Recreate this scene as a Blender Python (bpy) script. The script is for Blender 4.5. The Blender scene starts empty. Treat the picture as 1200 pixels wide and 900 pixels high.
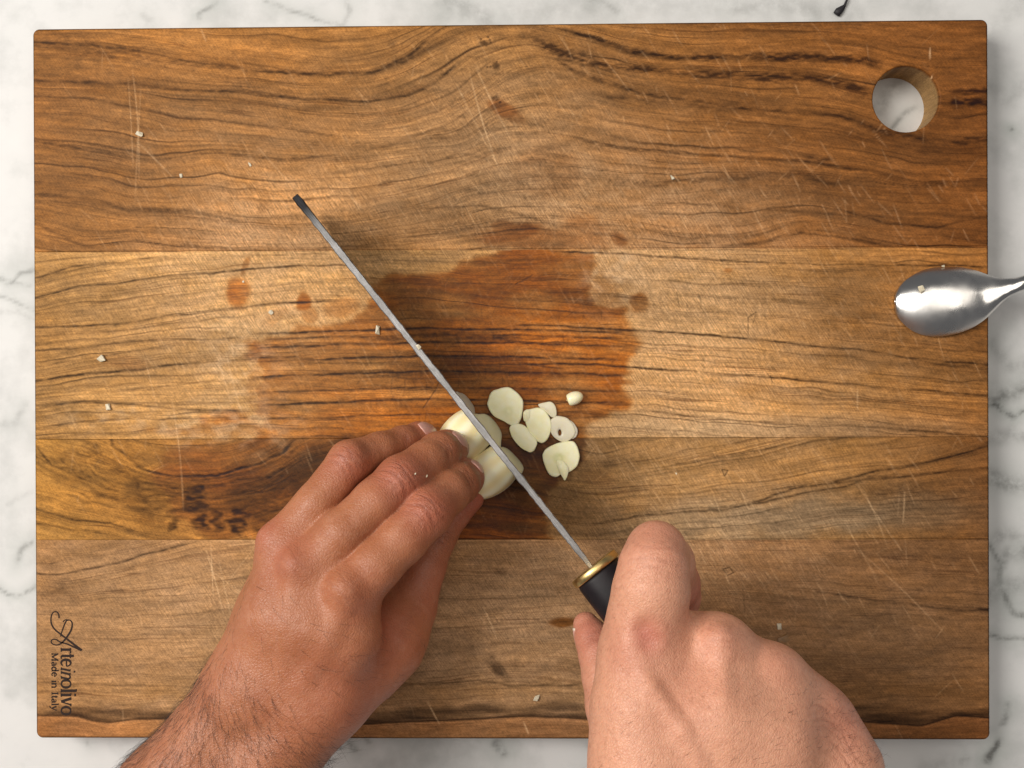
import bpy, bmesh, math, random
import numpy as np
from mathutils import Vector, Matrix

rng = np.random.default_rng(7)
random.seed(7)
sc = bpy.context.scene
col = sc.collection

# ------------------------------------------------------------------ camera, light, exposure
# all modelling is done in centimetres with z = 0 on the board's top face; S() turns it into metres with the marble at z = 0
CAMROT = np.array([-2.56977668e-03, 2.01248750e-02, -4.09144837e-03])
CAMLOC = np.array([1.18078914, 0.0352285798, 50.0093984])
F = 1400.0
T = 2.0                                   # board thickness


def rodr(r):
    th = np.linalg.norm(r)
    k = r / th
    K = np.array([[0, -k[2], k[1]], [k[2], 0, -k[0]], [-k[1], k[0], 0]])
    return np.eye(3) + math.sin(th) * K + (1 - math.cos(th)) * K @ K


RC = rodr(CAMROT)
cam_d = bpy.data.cameras.new('camera')
cam = bpy.data.objects.new('camera', cam_d)
col.objects.link(cam)
cam_d.sensor_width = 36
cam_d.lens = 36 * F / 1200
cam_d.clip_start = 0.01
cam_d.clip_end = 20
M4 = Matrix(RC.tolist()).to_4x4()
M4.translation = Vector((CAMLOC[0] * .01, CAMLOC[1] * .01, (CAMLOC[2] + T) * .01))
cam.matrix_world = M4
sc.camera = cam

world = bpy.data.worlds.new('World')
sc.world = world
world.use_nodes = True
world.node_tree.nodes['Background'].inputs[0].default_value = (0.97, 0.97, 1.0, 1)
world.node_tree.nodes['Background'].inputs[1].default_value = 0.115


def area(name, loc, target, size, size_y, power, colr):
    l = bpy.data.lights.new(name, 'AREA')
    l.shape = 'RECTANGLE'
    l.size = size
    l.size_y = size_y
    l.energy = power
    l.color = colr
    o = bpy.data.objects.new(name, l)
    col.objects.link(o)
    o.location = loc
    o.rotation_euler = (Vector(target) - Vector(loc)).to_track_quat('-Z', 'Y').to_euler()
    return o


area('window_light', (-0.92, 0.28, 1.22), (0.08, 0, 0.02), 0.62, 0.80, 19.5, (1.0, 0.955, 0.90))
area('overhead_fill', (0.25, 0.35, 1.7), (0.05, 0, 0.02), 1.3, 1.0, 8.0, (1.0, 0.93, 0.84))  # added soft fill from above to open the shadows, not a real lamp
sc.view_settings.view_transform = 'Standard'
sc.view_settings.look = 'None'
sc.view_settings.exposure = 0.30
sc.view_settings.gamma = 1.0
sc.cycles.use_denoising = True
sc.cycles.max_bounces = 8


# ------------------------------------------------------------------ helpers
def P(px, py, z=0.0):
    """the point at height z (cm above the board top) seen at a pixel of the 1200x900 photograph"""
    d = RC @ np.array([(px - 600) / F, -(py - 450) / F, -1.0])
    t = (z - CAMLOC[2]) / d[2]
    return CAMLOC + d * t


def PX(X):
    """pixels of points (n,3) in cm"""
    d = (np.asarray(X) - CAMLOC) @ RC
    return np.stack([600 + F * d[:, 0] / -d[:, 2], 450 - F * d[:, 1] / -d[:, 2]], 1)


def S(v):
    v = np.array(v, dtype=np.float64).reshape(-1, 3).copy()
    v[:, 2] += T
    return v * 0.01


def mesh_obj(name, verts, faces, mat, parent=None, smooth=True, attrs=None, metres=False):
    """verts in cm (n,3); faces: (m,3|4) array or list of tuples"""
    v = np.asarray(verts, dtype=np.float64) if metres else S(verts)
    me = bpy.data.meshes.new(name)
    if isinstance(faces, np.ndarray):
        k = faces.shape[1]
        me.vertices.add(len(v))
        me.vertices.foreach_set('co', v.astype(np.float32).ravel())
        me.loops.add(faces.size)
        me.loops.foreach_set('vertex_index', faces.astype(np.int32).ravel())
        me.polygons.add(len(faces))
        me.polygons.foreach_set('loop_start', np.arange(0, faces.size, k, dtype=np.int32))
        me.update(calc_edges=True)
        me.validate()
    else:
        me.from_pydata(v.tolist(), [], [tuple(map(int, f)) for f in faces])
        me.update()
    if smooth:
        me.polygons.foreach_set('use_smooth', np.ones(len(me.polygons), dtype=bool))
    for an, arr in (attrs or {}).items():
        arr = np.asarray(arr, dtype=np.float32)
        if arr.ndim == 2:
            a4 = np.ones((len(arr), 4), np.float32)
            a4[:, :3] = arr
            a = me.attributes.new(an, 'FLOAT_COLOR', 'POINT')
            a.data.foreach_set('color', a4.ravel())
        else:
            a = me.attributes.new(an, 'FLOAT', 'POINT')
            a.data.foreach_set('value', arr.ravel())
    if mat:
        me.materials.append(mat)
    o = bpy.data.objects.new(name, me)
    col.objects.link(o)
    if parent:
        o.parent = parent
    return o


def tag(o, label=None, cat=None, group=None, kind=None):
    if label: o['label'] = label
    if cat: o['category'] = cat
    if group: o['group'] = group
    if kind: o['kind'] = kind
    return o


def empty(name, label, cat, group=None):
    o = bpy.data.objects.new(name, None)
    o.empty_display_size = 0.01
    col.objects.link(o)
    return tag(o, label, cat, group)


def lin(r, g, b):
    c = np.array([r, g, b], float) / 255
    return np.where(c <= 0.04045, c / 12.92, ((c + 0.055) / 1.055) ** 2.4)


class NT:
    """a small node builder"""
    def __init__(s, name):
        s.m = bpy.data.materials.new(name)
        s.m.use_nodes = True
        s.t = s.m.node_tree
        s.b = s.t.nodes['Principled BSDF']

    def n(s, typ, ins=None, **kw):
        nd = s.t.nodes.new('ShaderNode' + typ)
        for k, v in kw.items():
            setattr(nd, k, v)
        for k, v in (ins or {}).items():
            s.set(nd, k, v)
        return nd

    def set(s, nd, k, v):
        if isinstance(v, bpy.types.NodeSocket):
            s.t.links.new(v, nd.inputs[k])
        else:
            nd.inputs[k].default_value = v

    def attr(s, name, out='Fac'):
        return s.n('Attribute', attribute_name=name).outputs[out]

    def math(s, op, a, b=0.0, c=0.0, clamp=False):
        return s.n('Math', {0: a, 1: b, 2: c}, operation=op, use_clamp=clamp).outputs[0]

    def mix(s, fac, a, b, mode='MIX'):
        nd = s.n('Mix', data_type='RGBA', blend_type=mode)
        for k, v in ((0, fac), (6, a), (7, b)):
            if not isinstance(v, bpy.types.NodeSocket) and k > 0 and len(v) == 3:
                v = (*v, 1)
            s.set(nd, k, v)
        return nd.outputs[2]

    def obj(s, scale=(1, 1, 1), rot=(0, 0, 0)):
        tc = s.n('TexCoord').outputs['Object']
        if any(rot):
            tc = s.n('Mapping', {'Vector': tc, 'Rotation': rot}).outputs[0]
        return s.n('Mapping', {'Vector': tc, 'Scale': scale}).outputs[0]

    def noise(s, vec, scale, detail=3, rough=.55, dist=0.0):
        return s.n('TexNoise', {'Vector': vec, 'Scale': scale, 'Detail': detail, 'Roughness': rough, 'Distortion': dist}).outputs[0]

    def ramp(s, fac, stops, interp='LINEAR'):
        nd = s.n('ValToRGB', {0: fac})
        cr = nd.color_ramp
        cr.interpolation = interp
        while len(cr.elements) < len(stops):
            cr.elements.new(0.5)
        for e, (p, c) in zip(cr.elements, stops):
            e.position = p
            e.color = (c, c, c, 1) if isinstance(c, (int, float)) else (*c, 1)
        return nd.outputs[0]

    def bump(s, h, strength, dist, normal=None):
        ins = {'Height': h, 'Strength': strength, 'Distance': dist}
        if normal is not None: ins['Normal'] = normal
        return s.n('Bump', ins).outputs[0]

    def p(s, **kw):
        for k, v in kw.items():
            k = k.replace('_', ' ')
            if not isinstance(v, bpy.types.NodeSocket) and isinstance(v, (tuple, list, np.ndarray)) and len(v) == 3 and 'Color' in k:
                v = (*v, 1)
            s.set(s.b, k, v)
        return s.m


# ------------------------------------------------------------------ numpy noise
def up(a, ny, nx):
    """cubic-ish upsample of a coarse random grid"""
    def axis(a, n):
        m = a.shape[0]
        t = np.linspace(1, m - 2.001, n)
        i = t.astype(int)
        f = (t - i)[:, None]
        p0, p1, p2, p3 = a[i - 1], a[i], a[i + 1], a[np.minimum(i + 2, m - 1)]
        return p1 + .5 * f * (p2 - p0 + f * (2 * p0 - 5 * p1 + 4 * p2 - p3 + f * (3 * (p1 - p2) + p3 - p0)))
    b = axis(a, ny)
    return axis(b.T, nx).T


def vn(ny, nx, cy, cx, octv=1, gain=.5):
    """value noise about -1..1, cell size cy x cx samples"""
    out = np.zeros((ny, nx))
    amp = 1.0
    for o in range(octv):
        a = rng.uniform(-1, 1, (int(ny / cy) + 5, int(nx / cx) + 5))
        out += amp * up(a, ny, nx)
        cy, cx, amp = max(cy / 2, 1), max(cx / 2, 1), amp * gain
    return out


def samp(a, y, x):
    """bilinear lookup"""
    y = np.clip(y, 0, a.shape[0] - 1.001)
    x = np.clip(x, 0, a.shape[1] - 1.001)
    i, j = y.astype(int), x.astype(int)
    fy, fx = y - i, x - j
    if a.ndim == 3:
        fy, fx = fy[..., None], fx[..., None]
    return (a[i, j] * (1 - fy) + a[i + 1, j] * fy) * (1 - fx) + (a[i, j + 1] * (1 - fy) + a[i + 1, j + 1] * fy) * fx


def blur(a, s):
    r = int(3 * s) + 1
    k = np.exp(-.5 * (np.arange(-r, r + 1) / s) ** 2)
    k /= k.sum()
    pad = np.pad(a, ((r, r), (r, r)), mode='edge')
    ax0 = sum(k[i] * pad[i:i + a.shape[0]] for i in range(2 * r + 1))
    return sum(k[i] * ax0[:, i:i + a.shape[1]] for i in range(2 * r + 1))


def blur1(a, s):
    r = int(3 * s) + 1
    k = np.exp(-.5 * (np.arange(-r, r + 1) / s) ** 2)
    k /= k.sum()
    return np.convolve(np.pad(a, r, mode='edge'), k, 'valid')


# ------------------------------------------------------------------ olive wood: grain laid out on the board's face
# the canvas is a map of the board's top, one sample per 0.036 cm, addressed by (x, y) with the origin off the board's corner
CX0, CY0, CW, CH = 25, 12, 1150, 868
YY, XX = np.mgrid[0:CH, 0:CW].astype(float)
YY += CY0
XX += CX0
xs = np.arange(CW) + CX0


def pl(pts, s=10):
    a = np.array(pts, float)
    return blur1(np.interp(xs, a[:, 0], a[:, 1]), s)


def field(guides, s=12):
    """grain coordinate whose level lines follow the guides"""
    G = np.array([pl(g, s) for g in guides])
    for i in range(1, len(G)):
        G[i] = np.maximum(G[i], G[i - 1] + 3)
    lv = G.mean(1)
    wob = 2.2 * vn(CH, CW, 40, 110, 2) + 1.1 * vn(CH, CW, 10, 26, 2)
    g = np.empty((CH, CW))
    for j in range(CW):
        g[:, j] = np.interp(YY[:, j] + wob[:, j], G[:, j], lv)
    return blur(g, 1.6)


def polyline_mask(pts, w, s=.0, soft=None, grow=None):
    """distance to a polyline -> soft line mask"""
    a = np.array(pts, float)
    d = np.full((CH, CW), 1e9)
    tt = np.zeros((CH, CW))
    x0, x1 = int(max(a[:, 0].min() - 30 - CX0, 0)), int(min(a[:, 0].max() + 30 - CX0, CW))
    y0, y1 = int(max(a[:, 1].min() - 30 - CY0, 0)), int(min(a[:, 1].max() + 30 - CY0, CH))
    sx, sy = XX[y0:y1, x0:x1] + WX[y0:y1, x0:x1] * s, YY[y0:y1, x0:x1] + WY[y0:y1, x0:x1] * s
    n = len(a) - 1
    for k in range(n):
        ax, ay = a[k]
        bx, by = a[k + 1]
        L = (bx - ax) ** 2 + (by - ay) ** 2 + 1e-9
        t = np.clip(((sx - ax) * (bx - ax) + (sy - ay) * (by - ay)) / L, 0, 1)
        dd = np.hypot(sx - ax - t * (bx - ax), sy - ay - t * (by - ay))
        sub = d[y0:y1, x0:x1]
        st = tt[y0:y1, x0:x1]
        m = dd < sub
        st[m] = ((k + t) / n)[m]
        sub[m] = dd[m]
    ww = w if grow is None else np.interp(tt, np.linspace(0, 1, len(grow)), grow)
    L_ = np.hypot(*np.diff(a, axis=0).T).sum()
    te = min(.3, 26 / max(L_, 1))
    e0 = 1 if a[0, 0] < 45 else te
    fade = np.clip(tt / e0 if e0 < 1 else 1, 0, 1) * np.clip((1 - tt) / (te if a[-1, 0] < 1150 else .001), 0, 1)
    return (np.exp(-(d / ww) ** 2) * .72 + .28 * np.exp(-d / (ww * 2.6))) * fade ** .7 * np.clip(.95 + .40 * VM, .35, 1.15)


def blob(cx, cy, rx, ry, rot=0, edge=.12, s=1.0):
    x, y = XX + WX * s - cx, YY + WY * s - cy
    c, n = math.cos(rot), math.sin(rot)
    u, v = (x * c + y * n) / rx, (-x * n + y * c) / ry
    return 1 / (1 + np.exp((np.hypot(u, v) - 1) / edge))


def poly(pts, edge=2.0, s=1.0):
    """soft inside-polygon mask"""
    a = np.array(pts, float)
    x, y = XX + WX * s + WG, YY + WY * s
    ins = np.zeros((CH, CW), bool)
    n = len(a)
    for i in range(n):
        x1, y1 = a[i]
        x2, y2 = a[(i + 1) % n]
        if y1 == y2: continue
        c = ((y1 > y) != (y2 > y)) & (x < (x2 - x1) * (y - y1) / (y2 - y1) + x1)
        ins ^= c
    return blur(ins.astype(float), edge)


WX = 5 * vn(CH, CW, 22, 30, 3)
WY = 4 * vn(CH, CW, 18, 30, 3)
WG = 6 * vn(CH, CW, 2.6, 60, 1) + 3 * vn(CH, CW, 2, 16)
VM = vn(CH, CW, 12, 40, 2)
VM2 = vn(CH, CW, 2.2, 7, 2)
SEAM = [pl([(25, 296), (1175, 290)], 2), pl([(25, 514.5), (1175, 512)], 2), pl([(25, 632.5), (1175, 632)], 2)]

g1 = field([
    [(25, 12), (1175, 8)],
    [(40, 50), (100, 52), (150, 60), (240, 75), (300, 82), (375, 89), (440, 85), (480, 65), (515, 36), (560, 26), (620, 28), (650, 33), (700, 45), (740, 59), (800, 67), (960, 67), (1015, 72), (1040, 82), (1100, 100), (1170, 100)],
    [(40, 95), (150, 100), (215, 105), (300, 110), (350, 117), (430, 120), (475, 110), (525, 90), (550, 68), (590, 48), (625, 47), (665, 65), (715, 78), (770, 82), (825, 87), (950, 90), (980, 97), (1020, 107), (1105, 120), (1170, 118)],
    [(40, 112), (100, 115), (165, 127), (210, 140), (250, 140), (325, 150), (400, 160), (475, 158), (540, 138), (590, 92), (635, 78), (675, 85), (750, 110), (825, 120), (900, 130), (985, 135), (1025, 150), (1075, 162), (1130, 168), (1170, 162)],
    [(40, 165), (100, 175), (175, 188), (250, 178), (325, 187), (400, 184), (475, 178), (540, 172), (590, 150), (650, 155), (725, 172), (800, 180), (885, 185), (950, 190), (1020, 200), (1080, 215), (1170, 210)],
    [(40, 228), (100, 232), (150, 245), (225, 247), (300, 258), (400, 255), (500, 238), (560, 215), (630, 205), (700, 212), (775, 217), (850, 207), (925, 208), (1000, 218), (1170, 225)],
    [(40, 262), (100, 285), (150, 280), (275, 290), (420, 284), (520, 275), (600, 262), (700, 270), (790, 278), (860, 283), (940, 262), (1000, 270), (1050, 282), (1170, 290)],
    [(25, 320), (1175, 318)]])
g2 = field([
    [(25, 285), (1175, 280)],
    [(38, 328), (83, 313), (140, 307), (200, 299), (400, 297), (650, 296), (800, 303), (900, 306), (1170, 310)],
    [(38, 350), (93, 335), (133, 332), (200, 323), (283, 317), (350, 313), (450, 315), (600, 322), (800, 330), (1170, 345)],
    [(40, 383), (90, 382), (133, 380), (200, 372), (267, 363), (333, 355), (400, 352), (500, 352), (600, 360), (800, 372), (1000, 392), (1170, 404)],
    [(40, 410), (100, 405), (200, 398), (300, 397), (367, 390), (453, 390), (600, 387), (717, 388), (833, 394), (933, 403), (1033, 413), (1100, 424), (1170, 428)],
    [(40, 447), (100, 437), (167, 433), (233, 425), (300, 421), (400, 423), (500, 425), (600, 425), (750, 430), (833, 437), (1000, 450), (1170, 464)],
    [(40, 482), (100, 474), (233, 478), (300, 479), (400, 480), (500, 484), (683, 480), (760, 483), (850, 492), (1000, 498), (1170, 512)],
    [(25, 530), (300, 512), (700, 512), (1175, 545)]])
g3 = field([
    [(25, 470), (180, 505), (260, 505), (345, 470), (450, 440), (700, 520), (900, 470), (1170, 430)],
    [(25, 495), (100, 512), (150, 540), (180, 553), (220, 558), (260, 556), (300, 545), (330, 530), (350, 512), (450, 490), (600, 545), (700, 560), (800, 543), (883, 529), (940, 516), (1170, 480)],
    [(25, 520), (60, 545), (110, 562), (180, 578), (240, 583), (300, 575), (360, 540), (450, 520), (600, 560), (700, 583), (800, 572), (900, 560), (1000, 546), (1083, 538), (1170, 512)],
    [(25, 560), (60, 575), (110, 590), (180, 600), (235, 608), (290, 600), (400, 560), (500, 560), (620, 590), (700, 600), (850, 587), (930, 571), (1000, 562), (1170, 546)],
    [(25, 590), (90, 608), (130, 612), (180, 628), (250, 640), (320, 625), (450, 590), (620, 612), (700, 618), (850, 598), (925, 585), (1000, 578), (1170, 570)],
    [(25, 625), (100, 640), (200, 655), (400, 640), (700, 650), (1000, 620), (1170, 610)],
    [(25, 700), (1175, 690)]], 9)
g4 = field([
    [(25, 610), (1175, 600)],
    [(38, 668), (60, 674), (100, 670), (140, 662), (180, 650), (240, 636), (330, 628), (600, 640), (1170, 650)],
    [(38, 720), (200, 718), (400, 705), (600, 700), (800, 690), (1000, 705), (1170, 712)],
    [(38, 800), (200, 803), (400, 805), (520, 800), (600, 790), (750, 800), (1170, 795)],
    [(38, 838), (90, 839), (130, 846), (200, 843), (300, 846), (400, 850), (500, 845), (560, 842), (620, 839), (700, 843), (760, 846), (830, 850), (1000, 848), (1080, 851), (1170, 841)],
    [(25, 880), (1175, 880)]])

YI = YY
m1 = YI < SEAM[0][None, :]
m3 = (YI >= SEAM[1][None, :]) & (YI < SEAM[2][None, :])
m4 = YI >= SEAM[2][None, :]
PL = np.where(m1, 0, np.where(m3, 2, np.where(m4, 3, 1)))
G = np.choose(PL, [g1, g2, g3, g4])

tone = np.zeros((CH, CW))
dark = np.zeros((CH, CW))
params = [(10, .85, .74), (7.5, .8, .62), (13, .85, .6), (22, .8, .34)]
for k, gk in enumerate((g1, g2, g3, g4)):
    m = PL == k
    o = 40 * k
    NA = vn(1000, CW, 26, 300, 2)
    NB = vn(1000, CW, 7, 200, 2)
    NC = vn(1000, CW, 2.2, 70, 2)
    yy, xx = gk[m] + 20, XX[m] - CX0
    t = .42 * samp(NA, yy, xx) + .26 * samp(NB, yy, xx) + .30 * samp(NC, yy, xx)
    tone[m] = t * (1.0, .8, 1.0, .55)[k]
    sp, wmul, amp = params[k]
    gv = gk[m]
    acc = np.zeros(m.sum())
    pos = gk.min()
    A = vn(200, CW, 1, 110, 2)
    WB = vn(200, CW, 1, 50, 3)
    r = 0
    while pos < gk.max():
        pos += sp * rng.uniform(.25, 1.9)
        a = rng.uniform(.25, 1.0) ** 1.3
        w = rng.uniform(.7, 1.5) * wmul
        tail = rng.uniform(1.5, 6)
        r = (r + 1) % 198
        am = np.clip(.55 + .9 * samp(A, np.full(gv.shape, float(r)), xx), 0, 1.3) * a
        u = gv - pos - 1.6 * samp(WB, np.full(gv.shape, float(r)), xx)
        pr = np.where(u < 0, np.exp(-(u / w) ** 2), .55 * np.exp(-(u / w) ** 2) + .45 * np.exp(-np.abs(u) / tail))
        acc = np.maximum(acc, am * pr)
    pos = gk.min()                                     # hair-thin, nearly black growth lines
    while pos < gk.max():
        pos += sp * 1.5 * rng.uniform(.3, 1.8)
        r = (r + 1) % 198
        am = np.clip(.35 + 1.3 * samp(A, np.full(gv.shape, float(r)), xx), 0, 1.2) * rng.uniform(.5, 1.0)
        u = gv - pos - 1.3 * samp(WB, np.full(gv.shape, float(r)), xx)
        acc = np.maximum(acc, am * np.exp(-(u / .62) ** 2))
    dark[m] = acc * amp

# the strong figures one can point at
V = []
def vein(pts, w, a, k, s=.25, grow=None):
    mk = polyline_mask(pts, w, s, grow=grow) * (PL == k) * min(1.0, a * 1.08)
    V.append(mk * np.clip(.92 + .34 * VM2, .3, 1.2))

vein([(40, 49), (100, 51), (150, 58), (240, 75), (300, 82), (375, 88), (440, 84), (480, 65), (505, 42)], 3, .75, 0)
vein([(40, 53), (150, 63), (240, 78), (310, 86)], 4, .5, 0)
vein([(90, 50), (130, 66), (200, 72), (260, 78)], 3, .5, 0)
vein([(420, 84), (470, 74), (500, 58), (540, 42)], 3, .55, 0)
vein([(40, 95), (150, 98), (215, 105), (300, 108), (350, 117), (430, 119), (475, 112), (510, 98), (540, 70)], 2.2, .7, 0)
vein([(40, 112), (100, 115), (165, 127), (210, 139), (250, 140), (325, 150), (400, 160)], 1.8, .6, 0)
vein([(40, 165), (100, 175), (175, 188), (210, 184), (250, 178), (325, 187), (400, 182)], 2, .55, 0)
vein([(40, 228), (100, 232), (150, 245), (225, 247), (300, 262)], 2.3, .5, 0)
vein([(40, 262), (70, 275), (100, 290), (150, 282), (225, 290)], 2.5, .55, 0)
vein([(650, 32), (700, 45), (740, 59), (800, 67), (880, 67), (960, 67), (1015, 71), (1035, 80)], 4, .95, 0, grow=[2, 3, 5, 4, 5, 6, 5, 6])
vein([(600, 42), (625, 45), (665, 65), (715, 78), (770, 82), (825, 87), (880, 90), (950, 90), (980, 97), (1025, 109)], 5, .9, 0, grow=[3, 5, 8, 7, 4, 7, 8, 6, 6, 5])
vein([(600, 30), (640, 45), (665, 60), (700, 72)], 9, .45, 0, 1.2)
vein([(1100, 108), (1130, 107), (1165, 105)], 5, .9, 0, .15)
vein([(1100, 119), (1130, 120), (1165, 120)], 6, .85, 0, .15)
vein([(640, 60), (675, 85), (750, 110), (825, 120), (900, 130), (950, 130), (985, 135), (1025, 150), (1075, 162), (1130, 168), (1165, 161)], 3, .65, 0)
vein([(680, 105), (750, 118), (800, 124), (860, 128)], 3, .5, 0, .6)
vein([(985, 135), (1040, 158), (1090, 164), (1160, 162)], 3.4, .5, 0)
vein([(650, 155), (725, 172), (800, 180), (885, 185), (950, 190), (1020, 200), (1080, 215), (1160, 210)], 2, .6, 0)
vein([(640, 200), (665, 206), (775, 215), (850, 207), (925, 205), (1000, 215)], 4, .42, 0, 1)
vein([(700, 245), (800, 238), (880, 245), (960, 250), (1060, 255)], 1.8, .35, 0)
vein([(840, 290), (900, 283), (940, 272), (1000, 280), (1060, 292)], 2.4, .55, 0)
vein([(970, 240), (1040, 262), (1100, 266), (1160, 252)], 1.6, .5, 0)
vein([(400, 200), (470, 192), (540, 182), (590, 188)], 2.2, .45, 0, .8)
vein([(420, 176), (480, 160), (540, 150), (560, 138)], 2.4, .4, 0, .8)
vein([(480, 245), (560, 240), (640, 262), (760, 285)], 2, .4, 0, .8)
vein([(930, 180), (960, 187), (985, 185)], 3, .5, 0)
vein([(190, 286), (290, 294), (420, 290)], 3, .5, 0, .6)
# plank 2
vein([(38, 328), (83, 313), (140, 307), (200, 299)], 1.4, .6, 1)
vein([(38, 350), (93, 335), (133, 332), (200, 323), (283, 317), (350, 311), (420, 311)], 1.2, .8, 1)
vein([(38, 368), (120, 364), (220, 352), (330, 342)], 1.0, .35, 1)
vein([(40, 384), (88, 382), (133, 380), (200, 370), (267, 363), (333, 354), (400, 352)], 1.5, .72, 1)
vein([(40, 395), (133, 388), (220, 377), (300, 368)], 1.1, .5, 1)
vein([(40, 412), (90, 408), (133, 402), (200, 398), (240, 398), (300, 397)], 1.4, .6, 1)
vein([(40, 430), (133, 415), (200, 405), (240, 402)], 1.1, .42, 1)
vein([(40, 447), (100, 438), (167, 433), (233, 425), (300, 420), (360, 418)], 1.6, .9, 1)
vein([(40, 468), (133, 458), (240, 448), (340, 442)], 1, .35, 1)
vein([(40, 480), (100, 470), (180, 476), (233, 480), (300, 482)], 1.5, .65, 1)
vein([(40, 502), (100, 494), (200, 490), (300, 491), (420, 490)], 1.3, .55, 1)
for y, a in ((386, .9), (393, .6), (402, .75), (418, .8), (436, .85), (455, .55), (469, .8), (486, .5)):
    vein([(290, y + 6), (400, y + 2), (500, y - 1), (600, y), (740, y + 4)], 1.5, a, 1, .2)
vein([(600, 380), (650, 382), (717, 386), (833, 393), (933, 403), (1033, 413), (1100, 424), (1165, 428)], 1.4, .85, 1)
vein([(1040, 405), (1160, 413)], 1.4, .55, 1)
vein([(1050, 424), (1165, 433)], 2.4, .5, 1)
vein([(600, 425), (700, 428), (833, 437), (1000, 451), (1060, 456), (1165, 464)], 1.4, .8, 1)
vein([(640, 294), (740, 298), (800, 303), (850, 305), (930, 309), (1040, 310), (1165, 312)], 1.3, .75, 1)
vein([(740, 480), (850, 492), (920, 495)], 1.2, .55, 1)
vein([(980, 497), (1080, 505), (1165, 512)], 1.4, .7, 1)
vein([(780, 345), (900, 350), (1000, 362)], 2, .25, 1)
vein([(420, 398), (520, 392), (620, 398)], 4, .55, 1)
vein([(430, 440), (560, 434), (690, 442)], 4, .45, 1)
# plank 3: burl swirl on the left, slanting figure on the right
vein([(125, 508), (150, 538), (180, 553), (220, 558), (260, 556), (300, 545), (330, 530), (348, 512)], 2.2, .95, 2, .5)
vein([(95, 512), (135, 545), (165, 570), (175, 600)], 7, .55, 2, 1.2)
vein([(42, 522), (60, 545), (100, 562), (140, 580)], 1.3, .6, 2)
vein([(40, 596), (90, 610), (130, 613), (180, 632)], 1.3, .7, 2)
vein([(40, 614), (100, 622), (160, 632)], 1.2, .5, 2)
vein([(360, 540), (400, 530), (470, 520)], 5, .5, 2, 1.3)
vein([(340, 600), (370, 585), (400, 560)], 5, .45, 2, 1.3)
vein([(300, 600), (330, 598), (360, 560)], 5, .4, 2, 1.3)
for i in range(26):
    x, y = rng.uniform(55, 120), rng.uniform(525, 600)
    vein([(x, y), (x + rng.uniform(10, 34), y + rng.uniform(3, 12))], rng.uniform(1, 2.2), rng.uniform(.25, .6), 2, .3)
vein([(690, 615), (750, 604), (850, 597), (925, 581), (990, 570), (1040, 552)], 1.4, .6, 2)
vein([(760, 552), (800, 543), (883, 529), (940, 516)], 1.3, .6, 2)
vein([(900, 573), (960, 568), (1000, 560), (1050, 548), (1083, 543), (1133, 530), (1162, 520)], 1.6, .75, 2)
vein([(870, 592), (930, 572), (1000, 563), (1080, 556), (1165, 548)], 1.6, .7, 2)
vein([(700, 620), (800, 618), (900, 612), (1000, 600)], 7, .3, 2, 1.5)
vein([(1000, 580), (1080, 575), (1165, 572)], 12, .35, 2)
base_arc = [(125, 508), (150, 538), (180, 553), (220, 558), (260, 556), (300, 545), (330, 530), (348, 512)]
for k_, (off, a_) in enumerate(((-9, .3), (-5, .25), (6, .45), (11, .35), (17, .5), (24, .35), (31, .45), (38, .4), (47, .45), (56, .35))):
    vein([(x + off * (x - 238) / 110, y + off * .85) for x, y in base_arc], 1.5 + .9 * (k_ % 3), a_, 2, .7)
for k_ in range(9):
    vein([(300 + k_ * 14, 632 - k_ * 3), (345 + k_ * 13, 600 - k_ * 6), (380 + k_ * 12, 555 - k_ * 6), (400 + k_ * 14, 516)], 2.4, .3 + .25 * (k_ % 2), 2, .9)
# plank 4
vein([(40, 672), (70, 674), (100, 668), (140, 660), (180, 648), (235, 634)], 1.4, .7, 3)
vein([(40, 660), (60, 661), (80, 655)], 1.2, .6, 3)
vein([(40, 696), (70, 690), (85, 700), (60, 708)], 6, .35, 3, 1.5)
vein([(700, 640), (850, 632), (1000, 636), (1160, 632)], 1.3, .35, 3)
vein([(940, 690), (1040, 705), (1130, 716), (1165, 715)], 1.4, .55, 3)
vein([(1140, 714), (1165, 716)], 2.2, .9, 3)
vein([(860, 600), (1000, 640), (1160, 660)], 10, .2, 3)
vein([(38, 800), (200, 804), (270, 806)], 1.1, .4, 3)
vein([(400, 806), (520, 800), (560, 797), (600, 803), (700, 803)], 1.2, .45, 3)
edge_b = pl([(38, 838), (90, 839), (110, 845), (130, 847), (160, 842), (200, 843), (300, 846), (400, 850), (500, 845), (560, 842), (620, 839), (700, 843), (830, 850), (1000, 845), (1080, 850), (1120, 838), (1170, 842)], 4)
top_b = pl([(38, 832), (100, 828), (200, 829), (300, 834), (400, 836), (500, 830), (560, 824), (600, 832), (650, 822), (700, 826), (830, 835), (1000, 826), (1080, 833), (1170, 828)], 5)
e = edge_b[None, :] + .4 * WY * .3
band = 1 / (1 + np.exp((YY - e) / .5)) * 1 / (1 + np.exp(-(YY - top_b[None, :] - .5 * WY) / 1.8)) * (PL == 3)
V.append(band * (.72 + .28 * np.exp(-((YY - e) / 3.5) ** 2)) * np.clip(.88 + .32 * vn(CH, CW, 5, 50, 3), .4, 1.1))
V.append(np.exp(-((YY - e) / 1.4) ** 2) * (PL == 3))
for v in V:
    dark = np.maximum(dark, v)
blotch = np.zeros((CH, CW))
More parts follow.
